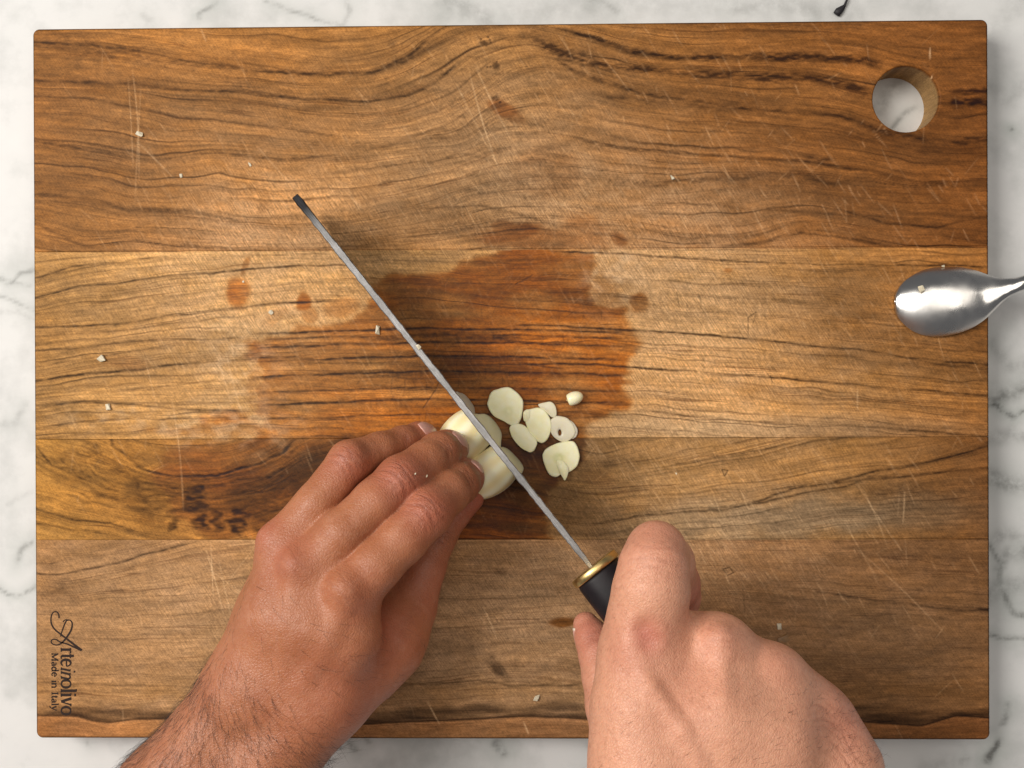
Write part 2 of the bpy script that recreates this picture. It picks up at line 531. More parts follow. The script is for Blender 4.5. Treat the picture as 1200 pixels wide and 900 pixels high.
for (x, y, rx, ry, rot, a) in ((300, 596, 26, 14, -.4, .30), (372, 560, 34, 34, -.5, .55), (160, 583, 12, 24, -.3, .5),
                               (170, 606, 10, 9, 0, .5), (88, 552, 16, 16, .4, .3), (76, 565, 15, 7, .4, .4), (430, 520, 40, 12, 0, .6),
                               (582, 783, 14, 6, .75, .75), (576, 776, 5, 8, .2, .5), (665, 685, 20, 13, 0, .22), (587, 670, 7, 5, 0, .4),
                               (700, 650, 20, 9, 0, .16), (1000, 655, 26, 12, 0, .22), (750, 606, 40, 10, -.1, .18), (730, 560, 26, 22, .3, .22), (712, 545, 10, 7, 0, .4),
                               (985, 368, 35, 40, .3, .18), (1000, 390, 20, 24, 0, .14), (76, 690, 22, 14, 0, .3), (60, 660, 10, 8, 0, .25),
                               (568, 50, 5, 3, 0, .85), (580, 77, 5, 4, .3, .7), (581, 116, 5, 3, 0, .6), (541, 262, 26, 16, 0, .35), (1110, 175, 30, 10, 0, .3),
                               (1105, 147, 20, 8, 0, .3), (310, 240, 8, 9, .5, .3), (1060, 300, 30, 4, 0, .2), (460, 52, 5, 4, 0, .35), (800, 620, 20, 12, 0, .12)):
    blotch = np.maximum(blotch, a * blob(x, y, rx * 1.1, ry * 1.1, rot, .18, .55 if rx > 8 else .3))
for pts_, a_ in (([(218, 570), (240, 567), (243, 600), (241, 620), (222, 618), (226, 604), (212, 602), (206, 596)], .80), ([(246, 600), (256, 597), (264, 610), (262, 622), (252, 625), (246, 612)], .70), ([(272, 600), (284, 590), (296, 600), (289, 622), (276, 628), (268, 618)], .88),
                 ([(199, 612), (208, 603), (207, 620), (200, 625)], .85), ([(290, 592), (325, 566), (345, 590), (330, 615), (302, 628)], .42), ([(226, 556), (242, 552), (244, 572), (228, 574)], .45), ([(158, 560), (170, 566), (178, 596), (168, 602), (160, 585)], .5), ([(60, 530), (88, 526), (104, 552), (84, 560)], .35)):
    blotch = np.maximum(blotch, a_ * poly(pts_, 1.5, .32) * np.clip(.9 + .3 * VM2, .4, 1.1))
dark = np.maximum(dark, blotch * (.95 + .25 * vn(CH, CW, 5, 12, 2)))
# burl pits near the top of the crotch
for i in range(16):
    cx, cy = ((568, 49), (580, 77), (581, 116))[i % 3]
    dark = np.maximum(dark, .95 * blob(cx + rng.normal(0, 5), cy + rng.normal(0, 2.6), 1.4, 1.1, 0, .3, 0))
# crotch feathering
fea = blob(590, 130, 90, 110, 0, .5, 1) * m1
dark = np.maximum(dark, fea * .42 * np.clip(vn(CH, CW, 5, 24, 3), 0, 1))

wet = poly([(440, 330), (470, 325), (520, 318), (560, 300), (590, 292), (660, 290), (700, 298), (694, 330), (690, 350), (712, 362), (735, 365), (738, 378), (746, 402), (738, 420), (742, 445), (736, 478),
            (700, 492), (686, 500), (683, 540), (660, 565), (642, 580), (640, 650), (545, 650), (470, 640), (430, 640), (400, 632), (250, 632), (200, 600), (180, 560), (200, 524), (300, 514),
            (290, 500), (235, 505), (228, 486), (275, 478), (300, 486), (305, 440), (285, 415), (283, 402), (330, 395), (355, 382), (400, 378), (430, 362)], 2.2, .9)
wet *= np.where(m1 | m4, 0, 1) * (1 - .35 * blob(350, 440, 110, 70, 0, .35, 1)) * np.where(m3 & (XX < 420), .50 + .2 * np.clip((XX - 200) / 200, 0, 1), 1)
wet2 = np.zeros((CH, CW))
for (x, y, rx, ry, rot, a) in ((280, 343, 14, 17, -.3,  1.0), (289, 312, 4, 12, .3, .5), (356, 352, 9, 11, 0, 1.0), (362, 368, 9, 10, 0, .5), (400, 360, 22, 12, -.2, .5), (320, 372, 20, 8, -.6, .25),
                               (298, 408, 9, 9, 0, .85), (465, 336, 17, 14, .3, .85), (480, 355, 30, 14, .3, .6), (747, 354, 11, 12, 0, 1.0), (600, 275, 38, 12, -.1, .8), (625, 280, 70, 14, .05, .55), (590, 264, 16, 6, 0, .7),
                               (724, 280, 12, 8, .4, .45), (680, 280, 30, 30, 0, .35), (592, 127, 18, 8, .25, .7), (600, 133, 20, 7, .5, .5), (660, 730, 14, 6, -.05, .85), (855, 317, 5, 4, 0, .5), (700, 360, 30, 40, 0, .4),
                               (145, 425, 26, 8, .2, .3), (240, 535, 40, 18, 0, .6), (700, 560, 20, 10, .3, .25), (640, 200, 40, 30, 0, .2), (305, 455, 16, 30, 0, .35), (385, 505, 200, 8, 0, .5)):
    wet2 = np.maximum(wet2, a * blob(x, y, rx, ry, rot, .10, .6))
wet = np.clip(np.maximum(wet, wet2) * (.90 + .22 * vn(CH, CW, 16, 50, 3) + .10 * tone), 0, 1.15)
wet *= 1 - .85 * np.clip(blob(285, 385, 30, 18, -.4, .3, 1.6) + blob(300, 492, 24, 9, .5, .3, 2) + blob(250, 480, 10, 30, .2, .35, 2), 0, 1) * np.clip(.6 + vn(CH, CW, 9, 14, 3), 0, 1)

# pale, worn, dry middle of the board and some whitish patches
pale = .9 * blob(800, 400, 180, 110, .15, .35, 2) + .95 * blob(310, 340, 130, 60, 0, .35, 2) + .85 * blob(330, 258, 90, 50, 0, .4, 2) + .55 * blob(760, 245, 110, 60, 0, .4, 2) + .55 * blob(620, 190, 90, 90, 0, .5, 2) + .35 * blob(300, 150, 180, 60, 0, .5, 2)
pale = pale + .45 * blob(290, 470, 130, 60, .3, .35, 2) + .4 * blob(800, 620, 180, 60, -.1, .4, 2) + .5 * blob(600, 720, 180, 60, 0, .5, 2) + .4 * blob(210, 720, 150, 60, 0, .5, 2)
pale = np.clip(pale, 0, 1) * (1 - np.clip(wet, 0, 1))
whitish = np.clip(blob(200, 495, 90, 14, .05, .4, 2.2) + .8 * blob(280, 440, 28, 60, -.5, .4, 2.2) + .8 * blob(715, 320, 26, 30, .2, .4, 2) + .4 * blob(310, 380, 30, 24, 0, .5, 2.4), 0, 1) * np.clip(.35 + .7 * vn(CH, CW, 8, 12, 3), 0, 1)

# knife scratches
scr = np.zeros((CH, CW))
cut = np.zeros((CH, CW))
def line(arr, x0, y0, x1, y1, a, fade=True):
    n = int(max(abs(x1 - x0), abs(y1 - y0)) * 1.6) + 2
    t = np.linspace(0, 1, n)
    bow = rng.uniform(-.02, .02)
    x = x0 + (x1 - x0) * t + bow * (y1 - y0) * np.sin(np.pi * t) - CX0
    y = y0 + (y1 - y0) * t - bow * (x1 - x0) * np.sin(np.pi * t) - CY0
    ok = (x > 1) & (x < CW - 2) & (y > 1) & (y < CH - 2)
    x, y, t = x[ok], y[ok], t[ok]
    w = a * (np.sin(np.pi * np.clip(t, 0, 1)) ** .5 if fade else 1) * rng.uniform(.7, 1.0, len(t)) / 1.6
    i, j = y.astype(int), x.astype(int)
    fy, fx = y - i, x - j
    for di, dj, ww in ((0, 0, (1 - fy) * (1 - fx)), (1, 0, fy * (1 - fx)), (0, 1, (1 - fy) * fx), (1, 1, fy * fx)):
        np.add.at(arr, (i + di, j + dj), w * ww)
for i in range(2600):                                # short parallel cuts leaning left of upright, where the knife works
    cx, cy = rng.normal(720, 190), rng.normal(360, 150)
    if rng.random() < .25: cx, cy = rng.normal(300, 90), rng.normal(330, 90)
    if rng.random() < .15: cx, cy = rng.normal(850, 80), rng.normal(640, 60)
    L = rng.uniform(6, 34)
    an = math.radians(rng.normal(57, 7))
    line(scr, cx, cy, cx + L * math.cos(an), cy + L * math.sin(an), rng.uniform(.10, .42))
for i in range(700):
    cx, cy = rng.normal(650, 180), rng.normal(330, 130)
    L = rng.uniform(5, 22)
    an = math.radians(rng.normal(-50, 9))
    line(scr, cx, cy, cx + L * math.cos(an), cy + L * math.sin(an), rng.uniform(.08, .3))
for i in range(260):
    cx, cy = rng.uniform(60, 1140), rng.uniform(50, 850)
    L = rng.uniform(10, 38)
    an = math.radians(rng.choice([rng.normal(62, 8), rng.normal(85, 8), rng.normal(-60, 12)], p=[.55, .3, .15]))
    line(scr, cx, cy, cx + L * math.cos(an), cy + L * math.sin(an), rng.uniform(.08, .34))
for a in ((550, 85, 585, 200, .9), (556, 75, 600, 165, .8), (535, 100, 590, 205, .5), (160, 165, 205, 210, .8), (300, 170, 350, 225, .7), (235, 33, 242, 50, .8), (155, 80, 163, 215, .5), (150, 90, 156, 200, .4),
          (165, 100, 158, 240, .4), (240, 640, 262, 720, .9), (247, 635, 250, 700, .9), (255, 650, 275, 740, .6), (235, 660, 290, 700, .6), (262, 690, 300, 640, .5), (200, 460, 215, 600, .6), (170, 420, 185, 480, .5),
          (262, 400, 285, 490, .8), (250, 405, 270, 470, .6), (270, 395, 278, 440, .6), (565, 710, 583, 750, 1.2), (560, 720, 578, 745, .6), (500, 820, 516, 850, 1.0), (613, 845, 620, 862, 1.3), (1090, 55, 1090, 70, 1.1), (1092, 88, 1092, 97, 1.2),
          (1010, 570, 1040, 640, .5), (1000, 560, 1060, 650, .4), (1000, 640, 1110, 745, .5), (985, 600, 1030, 680, .35), (810, 700, 822, 730, .9), (880, 240, 900, 280, .5), (1005, 455, 1005, 482, .8), (940, 375, 944, 385, .7),
          (1060, 575, 1058, 615, .6), (700, 60, 740, 110, .5), (640, 230, 700, 262, .5), (860, 590, 940, 610, .35)):
    line(scr, *a)
for i in range(420):                                  # dark, dirt-filled cuts in the wet middle
    cx, cy = rng.normal(560, 100), rng.normal(410, 50)
    L = rng.uniform(5, 24)
    an = math.radians(rng.choice([rng.normal(58, 8), rng.normal(88, 8), rng.normal(-50, 8)]))
    line(cut, cx, cy, cx + L * math.cos(an), cy + L * math.sin(an), rng.uniform(.12, .5))
for i in range(500):
    cx, cy = rng.normal(800, 130), rng.normal(400, 110)
    L = rng.uniform(4, 14)
    an = math.radians(rng.normal(60, 10))
    line(cut, cx, cy, cx + L * math.cos(an), cy + L * math.sin(an), rng.uniform(.08, .3))
for a in ((516, 447, 496, 478, 1.3), (604, 333, 624, 322, 1.2), (575, 480, 552, 512, .5), (877, 392, 877, 372, 1.1), (877, 372, 886, 366, 1.1), (886, 366, 882, 380, .6), (793, 342, 796, 360, .9), (796, 345, 800, 356, .6), (818, 344, 822, 354, .8),
          (903, 440, 905, 448, 1.2), (822, 362, 828, 372, .6), (846, 550, 853, 551, 1.5), (853, 551, 849, 558, 1.6), (849, 558, 846, 550, 1.5), (847, 667, 855, 665, 1.4), (855, 665, 860, 671, 1.4), (860, 671, 853, 674, 1.4), (853, 674, 847, 667, 1.4),
          (870, 685, 873, 720, .5), (690, 560, 705, 590, .5), (38, 640, 46, 640, .5)):
    line(cut, *a, fade=False)

# colours
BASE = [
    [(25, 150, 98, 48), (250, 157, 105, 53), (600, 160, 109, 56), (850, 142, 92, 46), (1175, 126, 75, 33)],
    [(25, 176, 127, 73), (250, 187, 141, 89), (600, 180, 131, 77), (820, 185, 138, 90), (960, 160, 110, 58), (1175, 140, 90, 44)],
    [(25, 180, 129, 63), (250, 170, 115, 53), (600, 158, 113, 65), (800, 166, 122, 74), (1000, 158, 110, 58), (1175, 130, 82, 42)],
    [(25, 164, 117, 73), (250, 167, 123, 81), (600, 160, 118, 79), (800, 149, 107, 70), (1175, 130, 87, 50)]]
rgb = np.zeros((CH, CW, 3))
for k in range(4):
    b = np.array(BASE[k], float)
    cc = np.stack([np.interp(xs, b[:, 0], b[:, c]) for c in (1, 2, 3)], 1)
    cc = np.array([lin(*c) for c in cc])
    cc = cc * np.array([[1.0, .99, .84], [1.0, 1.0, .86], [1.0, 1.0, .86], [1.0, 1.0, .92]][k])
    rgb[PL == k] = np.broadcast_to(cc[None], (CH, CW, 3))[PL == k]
# golden strips low on plank 4, reddish strip below the dark band
gold = np.exp(-((YY - 808) / 13) ** 2) * m4
rgb = rgb * (1 - .35 * gold[..., None] * np.array([.0, .12, .55]))
low = (1 / (1 + np.exp(-(YY - e) / .6))) * m4
rgb = rgb * (1 - low[..., None] * np.array([.06, .22, .38]))
burl = np.clip(blob(210, 585, 200, 60, 0, .35, 1) * m3, 0, 1)
rgb = rgb * (1 - burl[..., None] * np.array([.06, .10, .18]))
big = vn(CH, CW, 90, 180, 3)
mid = vn(CH, CW, 16, 60, 3)
patch = np.zeros((CH, CW))
for (k_, x, y, rx, ry, rot, a) in ((0, 110, 235, 110, 40, .1, -.28), (0, 640, 240, 60, 50, .2, -.22), (0, 1000, 240, 160, 55, 0, -.10), (0, 430, 130, 150, 40, .1, -.10), (1, 100, 370, 110, 44, 0, -.20), (0, 330, 252, 90, 45, 0, .26), (0, 760, 215, 70, 30, .3, .16),
                                   (0, 780, 110, 130, 16, .1, -.2), (0, 570, 130, 60, 60, 0, -.12), (0, 480, 240, 60, 30, 0, -.18), (0, 90, 60, 80, 20, 0, -.12), (1, 60, 485, 90, 18, 0, -.14), (1, 1000, 372, 44, 55, -.4, -.26), (1, 900, 330, 110, 30, 0, -.10),
                                   (1, 800, 440, 160, 60, .1, .12), (1, 1100, 480, 80, 22, 0, .14), (1, 260, 330, 90, 50, 0, .10), (2, 900, 540, 150, 22, -.1, .14), (2, 1080, 592, 120, 30, 0, -.30), (2, 750, 612, 70, 14, 0, -.15), (2, 100, 600, 70, 25, 0, .08), (2, 700, 560, 34, 30, 0, -.15),
                                   (2, 200, 582, 90, 38, .2, -.42), (2, 340, 560, 80, 50, -.4, -.55), (3, 1060, 665, 130, 50, 0, -.12), (3, 1000, 765, 120, 36, 0, -.10), (3, 90, 700, 60, 26, 0, -.14), (3, 250, 745, 130, 60, 0, .06), (3, 600, 690, 55, 34, 0, -.24), (3, 690, 760, 150, 40, 0, .05),
                                   (3, 90, 765, 60, 22, 0, -.08), (2, 232, 626, 14, 5, 0, .5), (2, 214, 612, 7, 8, 0, .4), (2, 258, 581, 14, 9, 0, .45), (2, 304, 628, 14, 5, 0, .5), (2, 140, 560, 16, 20, 0, .2), (2, 150, 612, 18, 8, 0, .3), (2, 200, 590, 8, 12, .4, .3), (1, 590, 325, 110, 34, 0, -.24), (0, 120, 130, 110, 60, 0, -.16), (1, 500, 345, 64, 30, 0, -.24), (1, 600, 432, 130, 13, 0, -.3), (1, 430, 440, 100, 18, 0, -.2), (1, 600, 500, 80, 18, 0, -.3), (2, 620, 580, 80, 50, 0, -.55), (2, 620, 528, 90, 20, 0, -.5), (0, 600, 280, 60, 14, 0, -.3), (1, 520, 310, 60, 20, 0, -.2), (3, 480, 760, 70, 60, 0, -.10)):
    patch += a * blob(x, y, rx, ry, rot, .35, 2.2) * (PL == k_)
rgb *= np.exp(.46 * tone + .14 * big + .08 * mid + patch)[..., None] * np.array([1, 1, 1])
fine = .085 * vn(CH, CW, 2.4, 6, 1) + .085 * vn(CH, CW, 5, 13, 2) + .06 * vn(CH, CW, 12, 26, 2)
rgb *= np.exp(fine)[..., None]
hue = vn(CH, CW, 9, 22, 3)
rgb *= np.exp(hue[..., None] * np.array([.0, .022, .10]))
grey = np.clip(.9 * blob(880, 612, 150, 20, -.05, .3, 2) * m3 + .7 * blob(860, 502, 240, 14, 0, .3, 1) * (PL == 1) + .45 * blob(600, 760, 500, 90, 0, .4, 2) * m4 + .5 * blob(560, 190, 120, 100, 0, .4, 2) * m1 + .55 * blob(1000, 600, 140, 22, 0, .3, 1.5) * m3, 0, 1) * .55
lum = rgb @ np.array([.3, .6, .1])
rgb = rgb * (1 - grey[..., None]) + grey[..., None] * lum[..., None] * np.array([1.16, .97, .66])
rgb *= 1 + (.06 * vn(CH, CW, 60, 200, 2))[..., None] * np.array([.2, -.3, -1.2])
pn = pale * np.clip(.62 + .25 * vn(CH, CW, 14, 30, 3), 0, 1)
rgb = rgb * (1 - .58 * pn[..., None]) + .58 * pn[..., None] * lin(214, 172, 128)
wetc = rgb ** 1.30 * np.array([.90, .615, .12])
wetc = wetc / 1.0
w3 = np.clip(wet, 0, 1)[..., None]
rgb = rgb * (1 - w3) + wetc * w3
darkcol = np.array([.165, .138, .130])
dk = np.clip(dark * (1 + .35 * np.clip(wet, 0, 1)), 0, 1)[..., None]
rgb = rgb * (1 - dk * (1 - darkcol) * .95)
sm = whitish[..., None]
rgb = rgb * (1 - .26 * sm) + .26 * sm * lin(222, 200, 168)
s3 = np.clip(scr * (1 - .6 * np.clip(wet, 0, 1)), 0, 1)[..., None]
rgb = rgb * (1 - .50 * s3) + .50 * s3 * lin(232, 196, 150)
c3 = np.clip(cut, 0, 1)[..., None]
rgb = rgb * (1 - .62 * c3)
for sm_ in SEAM:                                       # the glue lines take a little dirt
    rgb *= (1 - .10 * np.exp(-((YY - sm_[None, :]) / .8) ** 2))[..., None]
lg = np.log(np.clip(rgb @ np.array([.3, .6, .1]), .004, 1))
det = (lg - blur(lg, 5)) * .45 + (lg - blur(lg, 1.2)) * .5
rgb = rgb * np.exp(np.clip(det, -.8, .5))[..., None]
lum = (rgb @ np.array([.3, .6, .1]))[..., None]
rgb = lum * np.array([1.03, 1.0, .93]) * .02 + rgb * .98
rgb = np.clip(rgb, .004, .9)
relief = -.7 * np.clip(dark, 0, 1) - .5 * np.clip(scr, 0, 1.2) - 1.2 * np.clip(cut, 0, 1)

m = NT('olive_wood')
wood = m.attr('wood', 'Color')
wetA = m.attr('wet')
gA = m.attr('grain')
xA = m.n('SeparateXYZ', {0: m.n('TexCoord').outputs['Object']}).outputs
gv = m.n('CombineXYZ', {0: m.math('MULTIPLY', gA, .55), 1: m.math('MULTIPLY', xA[0], 60), 2: xA[2]}).outputs[0]
fib = m.noise(gv, 1.0, 4, .65)
hatch = m.noise(m.obj((240, 2300, 100), (0, 0, math.radians(57))), 1.0, 3, .6)
hatch2 = m.noise(m.obj((300, 2300, 100), (0, 0, math.radians(-48))), 1.0, 2, .6)
pores = m.noise(m.obj((900, 2600, 900)), 1.0, 2, .6)
f1 = m.ramp(fib, [(.25, .80), (.5, 1.0), (.78, 1.13)])
f2 = m.mix(1.0, m.ramp(hatch, [(.32, .60), (.5, 1.0), (.70, 1.46)]), m.ramp(hatch2, [(.32, .86), (.5, 1.0), (.70, 1.16)]), 'MULTIPLY')
f3 = m.ramp(pores, [(.3, .70), (.5, 1.0), (.72, 1.20)])
def contour(sg, sx, off, w, det):
    v_ = m.n('CombineXYZ', {0: m.math('MULTIPLY', gA, sg), 1: m.math('MULTIPLY', xA[0], sx), 2: m.math('ADD', xA[2], off)}).outputs[0]
    n_ = m.noise(v_, 1.0, det, .5)
    return m.ramp(m.math('ABSOLUTE', m.math('SUBTRACT', n_, .5)), [(0, 1), (w * .4, .8), (w, 0)]), v_
k1, kv = contour(.075, 3.5, 0.0, .012, 2)
k2, kv2 = contour(.16, 7.0, 4.0, .016, 1)
kmod = m.ramp(m.noise(m.n('CombineXYZ', {0: m.math('MULTIPLY', gA, .05), 1: m.math('MULTIPLY', xA[0], 16), 2: 7.0}).outputs[0], 1.0, 2), [(.38, .10), (.62, 1)])
kk = m.math('MULTIPLY', m.math('MAXIMUM', k1, m.math('MULTIPLY', k2, .6)), kmod)
c = m.mix(1.0, wood, f1, 'MULTIPLY')
c = m.mix(m.math('MULTIPLY', kk, .62), c, m.mix(1.0, c, (.30, .22, .17), 'MULTIPLY'))
c = m.mix(m.math('SUBTRACT', m.math('ADD', .38, m.math('MULTIPLY', m.attr('worn'), .8)), m.math('MULTIPLY', wetA, .2), clamp=True), c, m.mix(1.0, c, f2, 'MULTIPLY'))
c = m.mix(1.0, c, f3, 'MULTIPLY')
relA = m.attr('relief')
bh = m.math('ADD', m.math('MULTIPLY', relA, .6), m.math('ADD', m.math('MULTIPLY', fib, .35), m.math('MULTIPLY', hatch, .5)))
rough = m.math('ADD', m.math('MULTIPLY', wetA, -.14), m.math('ADD', m.math('MULTIPLY', fib, .12), .50))
WOOD = m.p(Base_Color=c, Roughness=rough, Normal=m.bump(bh, .55, .00022), Specular_IOR_Level=m.math('ADD', .10, m.math('MULTIPLY', wetA, .06)))

# ------------------------------------------------------------------ the board: four glued planks as parts
board = empty('cutting_board', 'large scratched olive wood cutting board with a round hanging hole', 'cutting board')
HX, HY, HR = 16.61, 11.69, 1.375                      # hanging hole
BX, BY, RCN, RB = 20.0, 14.975, .28, .12              # half sizes, corner radius, edge round
ys_seam = [5.575, -2.36, -6.595]
bounds = [BY, ys_seam[0], ys_seam[1], ys_seam[2], -BY]
STEP = .037


def lines(a, b, ea, eb):
    """grid lines from a to b, denser at the outer (rounded) edges"""
    inner = np.array([0, .008, .02, .04, .065, .09, .12]) if True else None
    seam = np.array([0, .012, .03])
    la = a + (inner if ea else seam)
    lb = b - (inner if eb else seam)[::-1]
    n = max(2, int((lb[0] - la[-1]) / STEP))
    return np.concatenate([la, np.linspace(la[-1], lb[0], n + 1)[1:-1], lb])


def board_attrs(v):
    p = PX(np.stack([v[:, 0], v[:, 1], np.zeros(len(v))], 1))
    x, y = p[:, 0] - CX0, p[:, 1] - CY0
    return {'wood': samp(rgb, y, x), 'wet': np.clip(samp(wet, y, x), 0, 1), 'grain': samp(G, y, x), 'relief': samp(relief, y, x), 'worn': samp(pale, y, x)}


for k in range(4):
    y1, y0 = bounds[k] - (0 if k == 0 else .006), bounds[k + 1] + (0 if k == 3 else .006)
    X = lines(-BX, BX, True, True)
    Y = lines(y0, y1, k == 3, k == 0)
    nx, ny = len(X), len(Y)
    gx, gy = np.meshgrid(X, Y)
    vx, vy = gx.ravel().copy(), gy.ravel().copy()
    # depth below the top from the rounded outer edge and eased seam edge
    dxo = BX - np.abs(vx)
    dyo = np.minimum(np.where(k == 0, BY - vy, 9), np.where(k == 3, vy + BY, 9))
    # rounded plan corners
    cx = np.maximum(RCN - dxo, 0)
    cy = np.maximum(RCN - dyo, 0)
    both = (cx > 0) & (cy > 0)
    rad = np.hypot(cx, cy)
    mx = np.maximum(cx, cy)
    sc_ = np.where(both, mx / np.maximum(rad, 1e-6), 1)
    sx, sy = np.sign(vx), np.sign(vy)
    vx = np.where(both, sx * (BX - RCN + cx * sc_), vx)
    vy = np.where(both, sy * (BY - RCN + cy * sc_), vy)
    dedge = np.where(both, RCN - mx, np.minimum(dxo, dyo))
    q = np.clip(1 - dedge / RB, 0, 1)
    z = -RB * (1 - np.sqrt(np.clip(1 - q * q, 0, 1)))
    ds = np.minimum(np.where(k == 0, 9, y1 - vy), np.where(k == 3, 9, vy - y0))
    z -= .004 * np.clip(1 - ds / .03, 0, 1) ** 2
    V3 = np.stack([vx, vy, z], 1)
    idx = np.arange(nx * ny).reshape(ny, nx)
    quads = np.stack([idx[:-1, :-1], idx[:-1, 1:], idx[1:, 1:], idx[1:, :-1]], -1)
    extraV, extraF = [], []
    keep = np.ones(quads.shape[:2], bool)
    base = nx * ny
    if k == 0:
        i0, i1 = np.searchsorted(X, HX - 1.8), np.searchsorted(X, HX + 1.8)
        j0, j1 = np.searchsorted(Y, HY - 1.8), np.searchsorted(Y, HY + 1.8)
        keep[j0:j1, i0:i1] = False
        ring = [idx[j0, i] for i in range(i0, i1)] + [idx[j, i1] for j in range(j0, j1)] + [idx[j1, i] for i in range(i1, i0, -1)] + [idx[j, i0] for j in range(j1, j0, -1)]
        ring = np.array(ring)
        rp = V3[ring, :2]
        ang = np.arctan2(rp[:, 1] - HY, rp[:, 0] - HX)
        circ = np.stack([HX + np.cos(ang) * HR, HY + np.sin(ang) * HR], 1)
        prev = ring
        steps = [(f, 0, 0) for f in np.linspace(1 / 9, 8 / 9, 8)] + [(1, .07, 0)] + [(1, .07 - .07 * math.sin(a), -.07 * (1 - math.cos(a))) for a in (.5, 1.0, 1.57)] + [(1, 0, -zz) for zz in (.3, .7, 1.1, 1.5, 1.9, 2.0)]
        for f, dr, dz in steps:
            tgt = np.stack([HX + np.cos(ang) * (HR + (dr if f == 1 else .07)), HY + np.sin(ang) * (HR + (dr if f == 1 else .07))], 1)
            pos = rp * (1 - f) + tgt * f
            nv = np.concatenate([pos, np.full((len(pos), 1), dz)], 1)
            cur = base + np.arange(len(ring))
            base += len(ring)
            extraV.append(nv)
            extraF.append(np.stack([prev, np.roll(prev, -1), np.roll(cur, -1), cur], 1))
            prev = cur
    # skirt: side walls round the perimeter down to the marble
    per = np.concatenate([idx[0, :-1], idx[:-1, -1], idx[-1, :0:-1], idx[:0:-1, 0]])
    prev = per
    for dz in (-.6, -1.2, -1.8, -1.93, -1.999):
        nv = V3[per].copy()
        nv[:, 2] = dz
        if dz == -1.999:
            cen = nv[:, :2].mean(0)
            nv[:, 0] -= np.sign(nv[:, 0]) * .06 * (np.abs(np.abs(nv[:, 0]) - BX) < .3)
            nv[:, 1] -= np.sign(nv[:, 1]) * .06 * (np.abs(np.abs(nv[:, 1]) - BY) < .3)
        cur = base + np.arange(len(per))
        base += len(per)
        extraV.append(nv)
        extraF.append(np.stack([prev, cur, np.roll(cur, -1), np.roll(prev, -1)], 1))
        prev = cur
    VV = np.concatenate([V3] + extraV)
    FF = np.concatenate([quads[keep]] + [f for f in extraF])
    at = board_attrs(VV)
    dd = VV[:, 2] < -.2
    at['wet'][dd] = 0
    if k == 0:                                          # end grain inside the hole is paler
        inh = (np.hypot(VV[:, 0] - HX, VV[:, 1] - HY) < HR + .02) & dd
        at['wood'][inh] = lin(168, 132, 84)
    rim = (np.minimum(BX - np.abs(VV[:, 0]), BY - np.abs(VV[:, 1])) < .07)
    at['wood'][rim] *= .50  # edge shade and contact shadow painted dark into the wood colour
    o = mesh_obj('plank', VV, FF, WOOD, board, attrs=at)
    if k == 0: o['label'] = 'top plank with dark wavy grain and the round hole'
    if k == 2: o['label'] = 'narrow plank with a dark burl swirl'

# ------------------------------------------------------------------ marble countertop
mx = np.concatenate([np.linspace(-60, -29, 20), np.arange(-28.9, 28.9, .12), np.linspace(29, 60, 20)])
my = np.concatenate([np.linspace(-50, -21.6, 18), np.arange(-21.5, 21.5, .12), np.linspace(21.6, 50, 18)])
gx, gy = np.meshgrid(mx, my)
vv = np.stack([gx.ravel(), gy.ravel(), np.full(gx.size, -T)], 1)
pp = PX(vv)
vs = np.zeros(len(vv))
soft = np.zeros(len(vv))
jn = vn(300, 300, 5, 5, 4, .7)
jx, jy = samp(jn, (vv[:, 1] + 50) * 2.9, (vv[:, 0] + 60) * 2.4), samp(jn.T.copy(), (vv[:, 1] + 50) * 2.9, (vv[:, 0] + 60) * 2.4)
near = (np.abs(vv[:, 0]) < 29) & (np.abs(vv[:, 1]) < 21.6)
qq = pp + np.stack([jx, jy], 1) * 4


def mv(pts, w, a, arr=None, sw=None):
    global vs, soft
    a_ = np.array(pts, float)
    d = np.full(len(qq), 1e9)
    for k in range(len(a_) - 1):
        ab = a_[k + 1] - a_[k]
        t = np.clip(((qq - a_[k]) @ ab) / (ab @ ab + 1e-9), 0, 1)
        d = np.minimum(d, np.hypot(*(qq - a_[k] - t[:, None] * ab).T))
    vs = np.maximum(vs, a * np.exp(-(d / (w * 1.3)) ** 2))
    soft = np.maximum(soft, .75 * a * np.exp(-(d / (w * 4 + 6)) ** 2))


